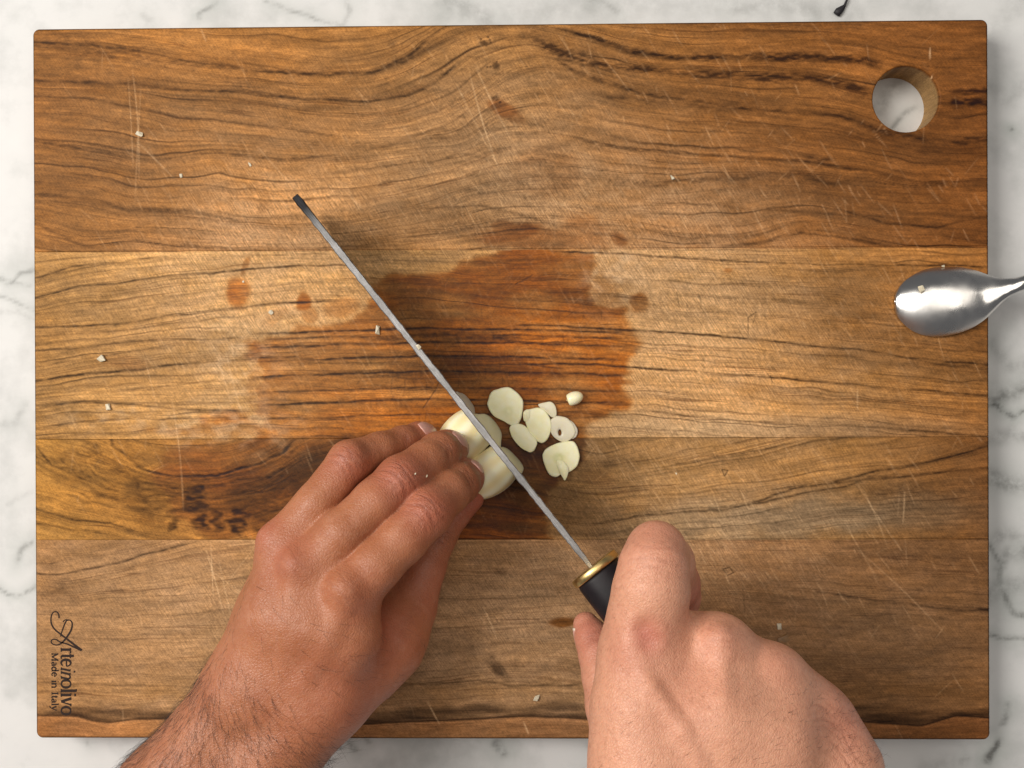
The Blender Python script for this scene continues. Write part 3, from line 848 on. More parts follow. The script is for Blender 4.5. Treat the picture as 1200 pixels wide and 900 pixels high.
for pts, w, a in (
        ([(-40, 330), (0, 326), (12, 329), (20, 318), (60, 312)], 1.7, .55), ([(-30, 342), (0, 346), (15, 352), (34, 358), (60, 360)], 2.0, .42), ([(5, 330), (36, 331)], 1.2, .5), ([(-20, 372), (20, 362), (50, 375)], 3, .25),
        ([(-20, 684), (0, 686), (12, 693), (22, 698), (34, 691), (50, 680)], 1.8, .6), ([(24, 656), (30, 646), (36, 640)], 3.0, .5), ([(0, 492), (18, 492), (30, 470)], 3, .25), ([(10, 590), (36, 575)], 3, .18),
        ([(310, 2), (335, 10), (360, 16), (385, 22), (402, 28), (430, 40)], 1.8, .45), ([(402, 28), (412, 12), (408, -10)], 2.2, .35), ([(235, 22), (236, 16), (255, 5)], 1.6, .5), ([(165, 15), (175, 25)], 3, .2),
        ([(690, 3), (708, 8), (722, 18)], 2.6, .35), ([(520, 0), (545, 12), (570, 22)], 10, .3), ([(600, 8), (640, 12), (900, 6), (1000, 20)], 14, .16), ([(860, 10), (900, 5), (960, 12)], 8, .28),
        ([(1160, 476), (1170, 474), (1178, 484), (1188, 492), (1196, 486), (1215, 482)], 1.6, .95), ([(1150, 466), (1168, 470), (1180, 462), (1215, 455)], 7, .6), ([(1160, 520), (1185, 510), (1215, 515)], 7, .35), ([(1160, 560), (1180, 568), (1215, 572)], 7, .6),
        ([(1155, 640), (1164, 655), (1172, 666), (1174, 685), (1180, 702), (1188, 718), (1215, 724)], 2.4, .7), ([(1172, 668), (1185, 650), (1200, 655), (1215, 640)], 6, .45), ([(1150, 700), (1170, 690), (1215, 684)], 8, .35), ([(1160, 747), (1176, 750), (1200, 747), (1215, 750)], 2.2, .7),
        ([(1160, 640), (1180, 625), (1215, 640)], 6, .35), ([(1176, 848), (1179, 836), (1181, 826)], 3, .6), ([(1161, 888), (1166, 878), (1172, 868)], 3.2, .95), ([(1130, 890), (1137, 884)], 2.6, .45), ([(1080, 900), (1110, 892)], 9, .2),
        ([(1180, 340), (1190, 330), (1215, 322)], 3, .25), ([(1165, 400), (1180, 425), (1215, 430)], 6, .3), ([(1165, 110), (1185, 120), (1215, 90)], 8, .2), ([(1160, 30), (1190, 10), (1215, -10)], 9, .16),
        ([(583, 871), (587, 876), (590, 880)], 4.2, .75), ([(584, 880), (588, 872)], 2.6, .6), ([(410, 872), (416, 880)], 3, .6), ([(426, 862), (432, 870)], 2.2, .45), ([(440, 895), (520, 880), (560, 860)], 16, .12), ([(690, 872), (700, 880)], 4, .35),
        ([(100, 868), (104, 872)], 1.6, .3), ([(1183, 150), (1184, 152)], 1.5, .9), ([(1040, 150), (1052, 138), (1066, 128)], 2.2, .55), ([(1026, 128), (1040, 112), (1056, 100)], 8, .4)):
    mv(pts, w, a)
m = NT('marble')
o1 = m.obj()
wv = m.n('VectorMath', {0: o1, 1: m.n('VectorMath', {0: m.n('TexNoise', {'Vector': o1, 'Scale': 9.0, 'Detail': 4.0}).outputs[1], 'Scale': .12}, operation='SCALE').outputs[0]}, operation='ADD').outputs[0]
n1 = m.noise(wv, 7, 5, .6)
ridge = m.math('ABSOLUTE', m.math('SUBTRACT', n1, .5))
thin = m.ramp(ridge, [(0, .20), (.03, .10), (.09, 0)])
cloud = m.math('ADD', m.math('MULTIPLY', m.noise(o1, 14, 4, .6), .6), m.math('MULTIPLY', m.noise(o1, 46, 5, .65), .4))
cl = m.ramp(cloud, [(.36, (.50, .505, .49)), (.52, (.69, .685, .67)), (.8, (.74, .735, .715))])
v1 = m.math('MULTIPLY', m.attr('vein'), m.math('MULTIPLY', m.ramp(m.noise(o1, 170, 4, .65), [(.34, .15), (.6, 1)]), 1.2), clamp=True)
c = m.mix(m.math('MULTIPLY', thin, .35), cl, (.34, .36, .36))
c = m.mix(m.math('MULTIPLY', m.attr('soft'), m.math('ADD', .35, m.noise(o1, 60, 4, .6)), clamp=True), c, (.40, .43, .40))
c = m.mix(m.math('MULTIPLY', v1, .95), c, (.15, .15, .14))
MARBLE = m.p(Base_Color=c, Roughness=.42, Specular_IOR_Level=.22)
nx, ny = len(mx), len(my)
idx = np.arange(nx * ny).reshape(ny, nx)
ff = np.stack([idx[:-1, :-1], idx[:-1, 1:], idx[1:, 1:], idx[1:, :-1]], -1).reshape(-1, 4)
o = mesh_obj('countertop', vv, ff, MARBLE, attrs={'vein': vs, 'soft': soft})
tag(o, 'white marble countertop with grey green veins under the board', None, None, 'structure')

# ------------------------------------------------------------------ implicit surfaces
def smin(a, b, k):
    h = np.clip(.5 + .5 * (b - a) / k, 0, 1)
    return b * (1 - h) + a * h - k * h * (1 - h)


def smax(a, b, k):
    return -smin(-a, -b, k)


def cone(p, a, b, ra, rb):
    ab = b - a
    L = ab @ ab + 1e-12
    q = p - a
    t = np.clip(q @ ab / L, 0, 1)
    q = q - t[:, None] * ab
    return np.sqrt(np.einsum('ij,ij->i', q, q)) - (ra + (rb - ra) * t)


def chain(p, js, k):
    d = None
    for (a, ra), (b, rb) in zip(js[:-1], js[1:]):
        c_ = cone(p, a, b, ra, rb)
        d = c_ if d is None else smin(d, c_, k)
    return d


def ellipsoid(p, c, R, r):
    q = (p - c) @ R.T / r
    k0 = np.linalg.norm(q, axis=1) + 1e-9
    k1 = np.linalg.norm(q / r, axis=1) + 1e-9
    return k0 * (k0 - 1) / k1


def surface(f, lo, hi, h):
    """surface nets over a coarse-to-fine sampled field; returns verts, quads"""
    lo, hi = np.array(lo, float), np.array(hi, float)
    H = h * 4
    n = np.ceil((hi - lo) / H).astype(int) + 1
    ax = [lo[i] + H * np.arange(n[i]) for i in range(3)]
    g = np.stack(np.meshgrid(*ax, indexing='ij'), -1).reshape(-1, 3)
    dc = f(g).reshape(n)
    def ups(a, axis):
        a = np.moveaxis(a, axis, 0)
        m_ = (a.shape[0] - 1) * 4 + 1
        t = np.arange(m_) / 4
        i = np.minimum(t.astype(int), a.shape[0] - 2)
        fr = (t - i).reshape(-1, 1, 1)
        return np.moveaxis(a[i] * (1 - fr) + a[i + 1] * fr, 0, axis)
    d = ups(ups(ups(dc.astype(np.float32), 0), 1), 2)
    ii = np.argwhere(np.abs(d) < h * 4)
    out = np.empty(len(ii))
    for s_ in range(0, len(ii), 400000):
        out[s_:s_ + 400000] = f(lo + ii[s_:s_ + 400000] * h)
    d[ii[:, 0], ii[:, 1], ii[:, 2]] = out
    s = d < 0
    N = d.shape
    cnt = np.zeros([x - 1 for x in N], np.int8)
    for a in (0, 1):
        for b in (0, 1):
            for c_ in (0, 1):
                cnt += s[a:N[0] - 1 + a, b:N[1] - 1 + b, c_:N[2] - 1 + c_]
    cell = np.argwhere((cnt > 0) & (cnt < 8))
    cid = np.full(cnt.shape, -1, np.int32)
    cid[tuple(cell.T)] = np.arange(len(cell))
    acc = np.zeros((len(cell), 3))
    num = np.zeros(len(cell))
    for axis in range(3):
        o1_, o2_ = [k for k in range(3) if k != axis]
        for a in (0, 1):
            for b in (0, 1):
                c0 = cell.copy()
                c0[:, o1_] += a
                c0[:, o2_] += b
                c1 = c0.copy()
                c1[:, axis] += 1
                d0, d1 = d[tuple(c0.T)], d[tuple(c1.T)]
                m_ = (d0 < 0) != (d1 < 0)
                t = np.where(m_, d0 / np.where(m_, d0 - d1, 1), 0)
                pt = c0.astype(float)
                pt[:, axis] += t
                acc[m_] += pt[m_]
                num += m_
    V_ = lo + h * acc / num[:, None]
    quads = []
    for axis in range(3):
        o1_, o2_ = [(1, 2), (2, 0), (0, 1)][axis]
        sl0 = [slice(None)] * 3
        sl1 = [slice(None)] * 3
        sl0[axis], sl1[axis] = slice(0, -1), slice(1, None)
        df = s[tuple(sl0)] != s[tuple(sl1)]
        e_ = np.argwhere(df)
        e_ = e_[(e_[:, o1_] > 0) & (e_[:, o2_] > 0) & (e_[:, o1_] < N[o1_] - 1) & (e_[:, o2_] < N[o2_] - 1)]
        inside0 = s[tuple(e_.T)]
        q = []
        for a, b in ((0, 0), (-1, 0), (-1, -1), (0, -1)):
            c0 = e_.copy()
            c0[:, o1_] += a
            c0[:, o2_] += b
            q.append(cid[tuple(c0.T)])
        q = np.stack(q, 1)
        q[~inside0] = q[~inside0][:, ::-1]
        quads.append(q)
    Q = np.concatenate(quads)
    Q = Q[(Q >= 0).all(1)]
    for _ in range(2):
        n_, v_ = grad(f, V_, h * .5), f(V_)
        V_ = V_ - n_ * np.clip(v_, -h, h)[:, None] * .9
    return V_, Q


def grad(f, p, e_=.02):
    g = np.stack([f(p + np.eye(3)[i] * e_) - f(p - np.eye(3)[i] * e_) for i in range(3)], 1)
    return g / (np.linalg.norm(g, axis=1)[:, None] + 1e-9)


def J(px, py, z, r):
    """a joint: seen at a pixel, at height z, with the apparent radius r in pixels"""
    return (P(px, py, z), r * (CAMLOC[2] - z) / F)


# ------------------------------------------------------------------ skin
def skin_mat():
    m = NT('skin')
    o = m.obj()
    red, dk = m.attr('red'), m.attr('palm')
    n1 = m.noise(o, 60, 4, .6)
    n2 = m.noise(o, 420, 3, .6)
    base = m.mix(m.ramp(n1, [(.3, 0), (.7, 1)]), (.345, .116, .048), (.455, .176, .082))
    base = m.mix(m.math('MULTIPLY', dk, .75), base, (.94, .505, .335))  # paler skin tone, partly brighter lighting painted into the colour
    base = m.mix(m.math('MULTIPLY', m.ramp(n2, [(.35, 0), (.75, 1)]), .35), base, (.43, .175, .105))
    base = m.mix(m.math('MULTIPLY', red, .85, clamp=True), base, (.47, .125, .085))
    base = m.mix(m.math('MULTIPLY', m.attr('vein'), .55), base, (.20, .055, .030))  # crease shading painted into the skin colour
    # follicles and freckles
    vo = m.n('TexVoronoi', {'Vector': o, 'Scale': 330.0, 'Randomness': 1.0}).outputs[0]
    fo = m.math('MULTIPLY', m.ramp(vo, [(.05, 1), (.16, 0)]), m.ramp(m.noise(o, 90, 2), [(.5, 0), (.62, .55)]))
    base = m.mix(fo, base, (.24, .10, .06))
    # relief: crossed fine skin lines, knuckle wrinkles
    ws, wt, wm = m.attr('wr_s'), m.attr('wr_t'), m.attr('wr_m')
    wvec = m.n('CombineXYZ', {0: m.math('MULTIPLY', ws, 9.5), 1: m.math('MULTIPLY', wt, 2.2), 2: 0.0}).outputs[0]
    wr = m.noise(wvec, 1.0, 3, .6, .9)
    wr = m.ramp(wr, [(.34, 0), (.5, 1)])
    cell1 = m.n('TexVoronoi', {'Vector': m.obj((1, 1, 1)), 'Scale': 900.0}, feature='DISTANCE_TO_EDGE').outputs[0]
    cell1 = m.ramp(cell1, [(0, 0), (.22, 1)])
    lines_ = m.noise(m.obj((420, 1700, 700), (0, 0, -.9)), 1.0, 3, .6, .5)
    base = m.mix(m.ramp(lines_, [(.30, .30), (.48, 0)]), base, (.30, .095, .05))
    n5 = m.noise(m.obj((1, 1, 1)), 190, 4, .65)
    base = m.mix(m.ramp(n5, [(.52, 0), (.72, .14)]), base, (.70, .38, .25))
    b1 = m.bump(cell1, .6, .00012)
    b2 = m.bump(lines_, .6, .00022, b1)
    b3 = m.bump(m.math('MULTIPLY', wr, wm), .8, .00028, b2)
    b4 = m.bump(m.noise(o, 140, 3, .55), .4, .0008, b3)
    base = m.mix(m.math('MULTIPLY', m.math('SUBTRACT', 1.0, wr, clamp=True), m.math('MULTIPLY', wm, .42)), base, (.33, .10, .06))
    rough = m.math('ADD', .33, m.math('MULTIPLY', n2, .18))
    return m.p(Base_Color=base, Roughness=rough, Normal=b4, Subsurface_Weight=.11, Subsurface_Radius=(.0035, .0012, .0006), Subsurface_Scale=1.0,
               Specular_IOR_Level=.42)


SKIN = skin_mat()
m = NT('nail')
m.b.subsurface_method = 'RANDOM_WALK'
o1 = m.obj()
c = m.mix(m.ramp(m.attr('tip'), [(.80, 0), (.90, 1)]), (.66, .36, .29), (.74, .64, .52))
NAIL = m.p(Base_Color=c, Roughness=.28, Subsurface_Weight=.2, Subsurface_Radius=(.002, .001, .0006), Specular_IOR_Level=.5)
m = NT('body_hair')
HAIR = m.p(Base_Color=(.022, .013, .009), Roughness=.5)

person = empty('person', 'bare hands holding garlic on the board and gripping the knife handle', 'person')


def vnoise3(p, s, seed):
    """cheap smooth 3-d noise from a few sines"""
    r = np.random.default_rng(seed)
    out = np.zeros(len(p))
    for i in range(7):
        d = r.normal(size=3)
        d /= np.linalg.norm(d)
        out += np.sin(p @ d * s * r.uniform(.7, 1.5) + r.uniform(0, 6.3))
    return out / 7


def build_hand(palm, kp, fingers, bumps, grooves, lo, hi, knuckles, reds, veins, kf=.55, h=.070, lit_pale=0.0):
    def f(p):
        d = None
        for c_ in palm:
            x = chain(p, c_, kp)
            d = x if d is None else smin(d, x, kp)
        for (c_, r_), k in bumps:
            d = smin(d, np.linalg.norm(p - c_, axis=1) - r_, k)
        for js, r_, k in veins:
            x = chain(p, js, .2)
            d = smin(d, x, k)
        out = None
        for fi, fc in enumerate(fingers):
            k = kf if not isinstance(kf, (list, tuple)) else kf[fi]
            x = smin(d, chain(p, fc, .22), k)
            out = x if out is None else smin(out, x, .04)
        for (a, b, r_, k) in grooves:
            out = smax(out, -(cone(p, a, b, r_, r_)), k)
        return smax(out + .012 * vnoise3(p, 3.1, 5), -p[:, 1] - 23.0, .2)
    V_, Q = surface(f, lo, hi, h)
    N_ = grad(f, V_)
    n = len(V_)
    ws, wt, wm, red = np.zeros(n), np.zeros(n), np.zeros(n), np.zeros(n)
    disp = np.zeros(n)
    for (c_, ax, R_, amp) in knuckles:
        ax = ax / np.linalg.norm(ax)
        side = np.cross([0, 0, 1], ax)
        side /= np.linalg.norm(side)
        q = V_ - c_
        s_, t_ = q @ ax, q @ side
        upf = np.clip(N_[:, 2] * 1.5 + .2, 0, 1)
        mk = np.exp(-(s_ / R_) ** 2 - (t_ / (R_ * 1.35)) ** 2) * upf * (np.linalg.norm(q, axis=1) < R_ * 3) * amp
        b = mk > wm
        ws[b], wt[b], wm[b] = s_[b] + .25 * t_[b] ** 2, t_[b], mk[b]
        # a few real creases across the joint
        for off, dep, cv in ((-.34, .014, -.30), (-.12, .026, -.16), (.16, .024, .18), (.36, .012, .30)):
            w_ = vnoise3(V_, 6, int(abs(off) * 100) + 3) * .09
            disp -= amp * dep * np.exp(-((s_ - off * R_ * 1.6 - cv * t_ ** 2 / R_ + w_) / .055) ** 2) * np.exp(-(t_ / (R_ * .95)) ** 4) * upf * (np.abs(s_) < R_ * 2) * (np.linalg.norm(q, axis=1) < R_ * 2.4)
    for (c_, R_, a_) in reds:
        red = np.maximum(red, a_ * np.exp(-(np.linalg.norm(V_ - c_, axis=1) / R_) ** 2))
    vein = np.clip(-disp / .022, 0, 1)  # knuckle crease mask for the painted crease shading
    V_ = V_ + N_ * disp[:, None]
    return f, V_, Q, dict(wr_s=ws, wr_t=wt, wr_m=wm, red=np.clip(red, 0, 1), vein=vein, palm=np.full(n, lit_pale))  # palm holds an overall paleness for a more brightly lit hand


def nail(parent, f, c0, along, normal, w, l, curl=.9):
    """a nail plate laid on the fingertip: marched onto the flesh, then lifted a little"""
    along = along / np.linalg.norm(along)
    normal = normal - along * (normal @ along)
    normal /= np.linalg.norm(normal)
    side = np.cross(along, normal)
    nu, nv = 15, 17
    U, W = np.meshgrid(np.linspace(-1, 1, nu), np.linspace(-1, 1, nv))
    hw = w * .5 * (1 - .10 * np.clip(-W, 0, 1) ** 2)
    lw = np.where(W > 0, l * .5 * W * (1 - .16 * U ** 2), l * .5 * W * (1 - .22 * U ** 2))
    base = c0 + side * (U * hw)[..., None] + along * lw[..., None]
    pts = (base + normal * 1.0).reshape(-1, 3)
    for _ in range(40):
        pts = pts - normal * np.clip(f(pts), -.1, .25)[:, None] * .8
    hgt = ((pts - c0) @ normal).reshape(nv, nu)
    # smooth plate: parabolic fit across and along
    A = np.stack([np.ones(nu * nv), U.ravel() ** 2, W.ravel(), W.ravel() ** 2, U.ravel()], 1)
    co, *_ = np.linalg.lstsq(A, hgt.ravel(), rcond=None)
    fit = (A @ co).reshape(nv, nu)
    top = base + normal * (fit + .035 - .02 * np.clip(-W, 0, 1) - .05 * np.abs(U) ** 4)[..., None]
    bot = top - normal * .05
    nn = nu * nv
    VV_ = np.concatenate([top.reshape(-1, 3), bot.reshape(-1, 3)])
    idx_ = np.arange(nn).reshape(nv, nu)
    F_ = [np.stack([idx_[:-1, :-1], idx_[:-1, 1:], idx_[1:, 1:], idx_[1:, :-1]], -1).reshape(-1, 4)]
    per = np.concatenate([idx_[0, :-1], idx_[:-1, -1], idx_[-1, :0:-1], idx_[:0:-1, 0]])
    F_.append(np.stack([per, per + nn, np.roll(per, -1) + nn, np.roll(per, -1)], 1))
    tip = np.concatenate([(W * .5 + .5).ravel()] * 2)
    o = mesh_obj('fingernail', VV_, np.concatenate(F_), NAIL, parent, attrs={'tip': tip})
    return o


def hairs(parent, name, V_, Q, N_, sel, count, L0, flow, seed, curlv=.5, r0=.0042):
    r = np.random.default_rng(seed)
    ids = r.choice(np.arange(len(V_)), size=count, p=sel / sel.sum())
    vs_, fs_ = [], []
    b = 0
    SEG = 7
    for i in ids:
        p0, nn_ = V_[i] + r.normal(size=3) * .03, N_[i]
        d = flow(V_[i]) + r.normal(size=3) * .28
        d = d - nn_ * (d @ nn_) * .85
        d /= np.linalg.norm(d)
        L = L0 * r.uniform(.45, 1.2)
        lift = r.uniform(.08, .35)
        bend = r.normal(size=3) * curlv
        p = p0 - nn_ * .03
        dirv = d + nn_ * lift * 2.0
        for s_ in range(SEG + 1):
            t = s_ / SEG
            rad = r0 * (1 - .85 * t)
            dv = dirv / np.linalg.norm(dirv)
            a = np.cross(dv, [0.3, .5, .8])
            a /= np.linalg.norm(a)
            c_ = np.cross(dv, a)
            for q in range(3):
                an = q * 2.094
                vs_.append(p + rad * (a * math.cos(an) + c_ * math.sin(an)))
            if s_:
                for q in range(3):
                    fs_.append((b + (s_ - 1) * 3 + q, b + (s_ - 1) * 3 + (q + 1) % 3, b + s_ * 3 + (q + 1) % 3, b + s_ * 3 + q))
            p = p + dv * L / SEG
            dirv = dirv - nn_ * lift * .62 + bend * .10
        b += (SEG + 1) * 3
    o = mesh_obj(name, np.array(vs_), np.array(fs_), HAIR, parent)
    o['kind'] = 'stuff'
    return o


# ---- left hand: holds the cloves
ring = [J(333, 640, 5.6, 28), J(370, 592, 5.5, 25), J(410, 541, 4.9, 25), J(445, 527, 3.9, 20), J(472, 517, 3.0, 17.5), J(490, 511, 2.3, 16), J(500, 509, 1.8, 13)]
middle = [J(362, 668, 6.3, 30), J(400, 626, 6.2, 29), J(440, 588, 5.8, 27), J(470, 562, 5.2, 28.5), J(500, 541, 4.1, 24.5), J(514, 531, 3.4, 24.5), J(524, 527, 2.5, 22.5), J(530, 525, 1.8, 20)]
index = [J(408, 692, 6.5, 33), J(440, 662, 6.3, 31), J(470, 632, 5.9, 30), J(500, 599, 5.3, 31), J(524, 577, 4.2, 26), J(536, 567, 3.4, 25), J(544, 560, 2.5, 22.5), J(549, 557, 1.8, 18.5)]
pinky = [J(338, 672, 4.3, 27), J(385, 612, 3.1, 22), J(412, 590, 1.9, 19), J(440, 572, 1.0, 16)]
thumb = [J(455, 750, 3.3, 36), J(480, 712, 2.7, 31), J(497, 664, 2.2, 25), J(514, 629, 1.9, 20.5), J(532, 602, 1.6, 18), J(551, 584, 1.25, 16)]
palmL = [
    [J(60, 1150, 5.0, 60), J(197, 936, 5.2, 61), J(298, 806, 5.0, 54), J(322, 722, 4.4, 42), J(334, 662, 4.6, 33)],
    [J(130, 1200, 5.4, 60), J(250, 972, 5.4, 62), J(372, 812, 5.2, 56), J(400, 745, 5.9, 42), J(408, 694, 6.2, 33)],
    [J(298, 806, 5.2, 52), J(330, 722, 5.8, 44), J(336, 644, 5.6, 29)],
    [J(335, 800, 5.4, 52), J(365, 728, 6.1, 42), J(362, 672, 6.1, 31)],
    [J(336, 644, 5.5, 29), J(360, 608, 5.1, 22)], [J(362, 672, 6.0, 30), J(390, 640, 5.7, 25)], [J(408, 694, 6.1, 33), J(430, 674, 5.8, 26)], [J(366, 602, 4.9, 20), J(396, 630, 5.4, 20), J(425, 668, 5.6, 20)],
    [J(385, 800, 4.8, 52), J(425, 775, 4.0, 46), J(455, 752, 3.5, 39), J(462, 742, 3.3, 36)]]
bumpsL = [(J(405, 690, 7.2, 20), .40), (J(346, 661, 6.95, 15), .45), (J(318, 630, 5.9, 13), .4), (J(412, 535, 5.4, 12), .3), (J(468, 560, 5.75, 14), .3), (J(500, 598, 5.85, 14), .3)]
groovesL = [(P(449, 706, 5.4), P(456, 700, 4.8), .12, .3)]
veinsL = [([J(345, 665, 7.0, 5), J(340, 730, 7.1, 5), J(330, 790, 6.7, 5)], 0, .5), ([J(404, 700, 7.2, 5), J(385, 750, 7.2, 5), J(355, 800, 6.9, 5)], 0, .5),
          ([J(318, 640, 6.0, 5), J(315, 720, 6.5, 5), J(312, 790, 6.4, 5)], 0, .5)]
def ax(ch, i, j): return ch[j][0] - ch[i][0]
kL = [(ring[2][0] + [0, 0, .6], ax(ring, 1, 3), .62, .8), (middle[3][0] + [0, 0, .7], ax(middle, 2, 4), .72, 1.0), (index[3][0] + [0, 0, .7], ax(index, 2, 4), .72, 1.0),
      (ring[4][0] + [0, 0, .4], ax(ring, 3, 5), .36, .6), (middle[5][0] + [0, 0, .5], ax(middle, 4, 6), .42, .7), (index[5][0] + [0, 0, .5], ax(index, 4, 6), .42, .7),
      (thumb[3][0] + [0, 0, .4], ax(thumb, 2, 4), .5, .7), (P(406, 692, 7.4), ax(index, 0, 1), .8, .35), (P(347, 662, 7.2), ax(middle, 0, 1), .7, .3)]
rL = [(ring[2][0] + [0, 0, .5], .9, .55), (middle[3][0] + [0, 0, .6], 1.0, .75), (index[3][0] + [0, 0, .6], 1.0, .7), (middle[-1][0], 1.3, .95), (index[-1][0], 1.3, .95), (ring[-1][0], 1.1, .8), (thumb[-1][0], 1.4, .8),
      (P(415, 700, 6.9), 1.0, .35), (P(340, 655, 6.9), .9, .45), (P(315, 625, 6.0), .8, .5), (P(440, 740, 5.0), 1.6, .45), (P(400, 800, 6.0), 2.2, .3), (P(520, 690, 2.5), 1.6, .4)]
lo = np.array([-25.0, -23.6, -.4])
hi = np.array([0.6, -.6, 8.6])
fL, VL, QL, aL = build_hand(palmL, .75, [pinky, ring, middle, index, thumb], bumpsL, groovesL, lo, hi, kL, rL, veinsL, kf=[.4, .42, .42, .42, .55])
armL = mesh_obj('hand', VL, QL, SKIN, person, attrs=aL)
armL['label'] = 'hand holding the garlic cloves with curled fingertips'
NL = grad(fL, VL)


def dirp(a, b): return P(b[0], b[1], b[2]) - P(a[0], a[1], a[2])


nail(armL, fL, P(538, 517, 2.55), dirp((520, 528, 3.1), (541, 519, 1.6)), np.array([.42, .50, .62]), .95, 1.05)
nail(armL, fL, P(557, 546, 2.45), dirp((540, 560, 3.1), (556, 548, 1.5)), np.array([.52, .40, .62]), .92, .95)
nail(armL, fL, P(500, 503, 2.35), dirp((478, 514, 2.9), (506, 505, 1.6)), np.array([.10, .62, .75]), .72, .95)

pxl = PX(VL)
fa = np.array([.63, -.78])
tcoord = (pxl - np.array([260, 790])) @ np.array([-.63, .78])       # grows towards the elbow
selL = np.clip((tcoord + 30) / 70, 0, 1) * (NL[:, 2] > -.35) * (pxl[:, 1] < 935) * 1.0
selL += .05 * np.clip(((pxl - np.array([400, 700])) @ np.array([-.3, .9]) + 10) / 60, 0, 1) * (NL[:, 2] > 0) * (pxl[:, 1] < 935)
armdir = P(410, 830, 5) - P(200, 860, 5)
def flowL(p):
    q = PX(p[None])[0]
    t = np.clip((q[0] - 190) / 190, 0, 1)
    a = math.radians(-112 + 82 * t)                                  # down along the arm on the left, sweeping across on the right
    return np.array([math.cos(a), math.sin(a), 0])
hairs(armL, 'arm_hair', VL, QL, NL, selL, 2000, 1.1, flowL, 3)

# ---- right hand: grips the knife
indexR = [J(752, 766, 8.5, 45), J(757, 722, 8.8, 44), J(763, 692, 8.9, 44.5), J(766, 664, 8.8, 40), J(769, 646, 8.4, 34), J(780, 660, 7.0, 33), J(787, 684, 5.4, 32), J(790, 699, 4.6, 30), J(792, 712, 3.9, 26)]
middleR = [J(842, 762, 8.3, 36), J(848, 772, 6.2, 32), J(838, 776, 4.8, 29), J(812, 776, 3.7, 26), J(786, 770, 3.4, 23)]
ringR = [J(903, 797, 7.9, 36), J(903, 812, 5.6, 30), J(885, 820, 4.2, 27), J(850, 818, 3.3, 24), J(822, 812, 3.1, 21)]
pinkyR = [J(958, 850, 7.1, 35), J(945, 868, 5.0, 27), J(915, 872, 3.7, 24), J(880, 868, 2.9, 21), J(858, 862, 2.8, 18)]
thumbR = [J(735, 870, 6.1, 40), J(721, 826, 5.5, 34), J(711, 792, 5.0, 28.5), J(703, 768, 4.6, 24), J(695, 748, 4.2, 20.5), J(687, 732, 3.9, 15)]
palmR = [
    [J(752, 766, 8.5, 45), J(752, 830, 8.9, 52), J(760, 900, 9.0, 63), J(800, 1030, 9.0, 66), J(870, 1250, 9, 70)],
    [J(842, 762, 8.3, 36), J(836, 840, 9.1, 48), J(850, 950, 9.2, 58), J(880, 1080, 9, 64)],
    [J(903, 797, 7.9, 36), J(898, 860, 8.8, 46), J(900, 960, 9.0, 56), J(900, 1080, 9, 64)],
    [J(958, 848, 7.2, 37), J(978, 900, 7.7, 47), J(960, 1000, 8.2, 56), J(930, 1250, 8.5, 70)],
    [J(765, 785, 8.2, 40), J(803, 757, 7.8, 30), J(842, 780, 7.9, 36), J(900, 812, 7.7, 38), J(935, 832, 7.3, 36), J(958, 852, 7.1, 36)],
    [J(775, 850, 8.6, 45), J(840, 860, 8.8, 45), J(900, 880, 8.4, 45), J(965, 905, 7.6, 42)],
    [J(752, 900, 7.0, 50), J(735, 868, 6.4, 40)]]
bumpsR = [(J(843, 748, 9.3, 11), .8), (J(906, 786, 8.7, 10), .8), (J(966, 836, 7.9, 10), .8), (J(768, 650, 9.2, 10), .6), (J(738, 768, 9.3, 12), .5)]
groovesR = [(P(755, 738, 10.2), P(761, 750, 10.25), .12, .6)]
veinsR = [([J(738, 762, 9.65, 8), J(762, 806, 10.25, 7), J(800, 856, 10.55, 7), J(838, 930, 10.7, 7)], 0, .34),
          ([J(845, 765, 9.4, 6), J(845, 820, 10.2, 5), J(850, 900, 10.5, 5)], 0, .45), ([J(908, 800, 8.9, 6), J(898, 850, 9.8, 5), J(885, 920, 10.2, 5)], 0, .4)]
kR = [(P(768, 650, 9.8), ax(indexR, 2, 3), .8, .30), (P(843, 745, 9.6), np.array([0, 1., 0]), .6, .25), (P(965, 835, 8.2), np.array([.5, 1., 0]), .6, .5), (P(985, 875, 8.2), np.array([1, .6, 0]), .8, .5),
      (P(692, 740, 5.5), ax(thumbR, 3, 4), .4, .4)]
rR = [(P(768, 640, 9.0), 1.3, .45), (P(758, 745, 9.8), .75, .95), (P(740, 760, 10), 1.2, .40), (P(690, 735, 5.0), 1.6, .75), (P(815, 680, 5.5), 1.5, .8), (P(845, 750, 9.4), 1.0, .3), (P(905, 785, 8.6), 1.0, .4),
      (P(985, 850, 8), 1.6, .55), (P(800, 800, 10), 2.0, .22), (P(700, 800, 5), 1.5, .35), (P(935, 850, 9), 1.4, .25)]
fR, VR, QR, aR = build_hand(palmR, 1.0, [thumbR, pinkyR, ringR, middleR, indexR], bumpsR, groovesR, [1.5, -23.6, 1.9], [14.5, -3.9, 12.0], kR, rR, veinsR, kf=[.5, .55, .55, .6, .8], lit_pale=.8)  # paler skin also stands in for stronger light on this hand
armR = mesh_obj('hand', VR, QR, SKIN, person, attrs=aR)
armR['label'] = 'hand gripping the dark knife handle with the index finger on top'
NR = grad(fR, VR)
nail(armR, fR, P(677, 744, 3.9), dirp((687, 766, 4.2), (680, 740, 4.0)), np.array([-.97, .0, -.10]), .7, .6)
pxr = PX(VR)
selR = (.15 + np.clip((pxr[:, 0] - 850) / 130, 0, 1)) * np.clip((pxr[:, 1] - 790) / 60, 0, 1) * (NR[:, 2] > .2) * (pxr[:, 1] < 930)
hairs(armR, 'arm_hair', VR, QR, NR, selR, 420, .42, lambda p: np.array([.85, .45, 0]), 9, .3, .0042)

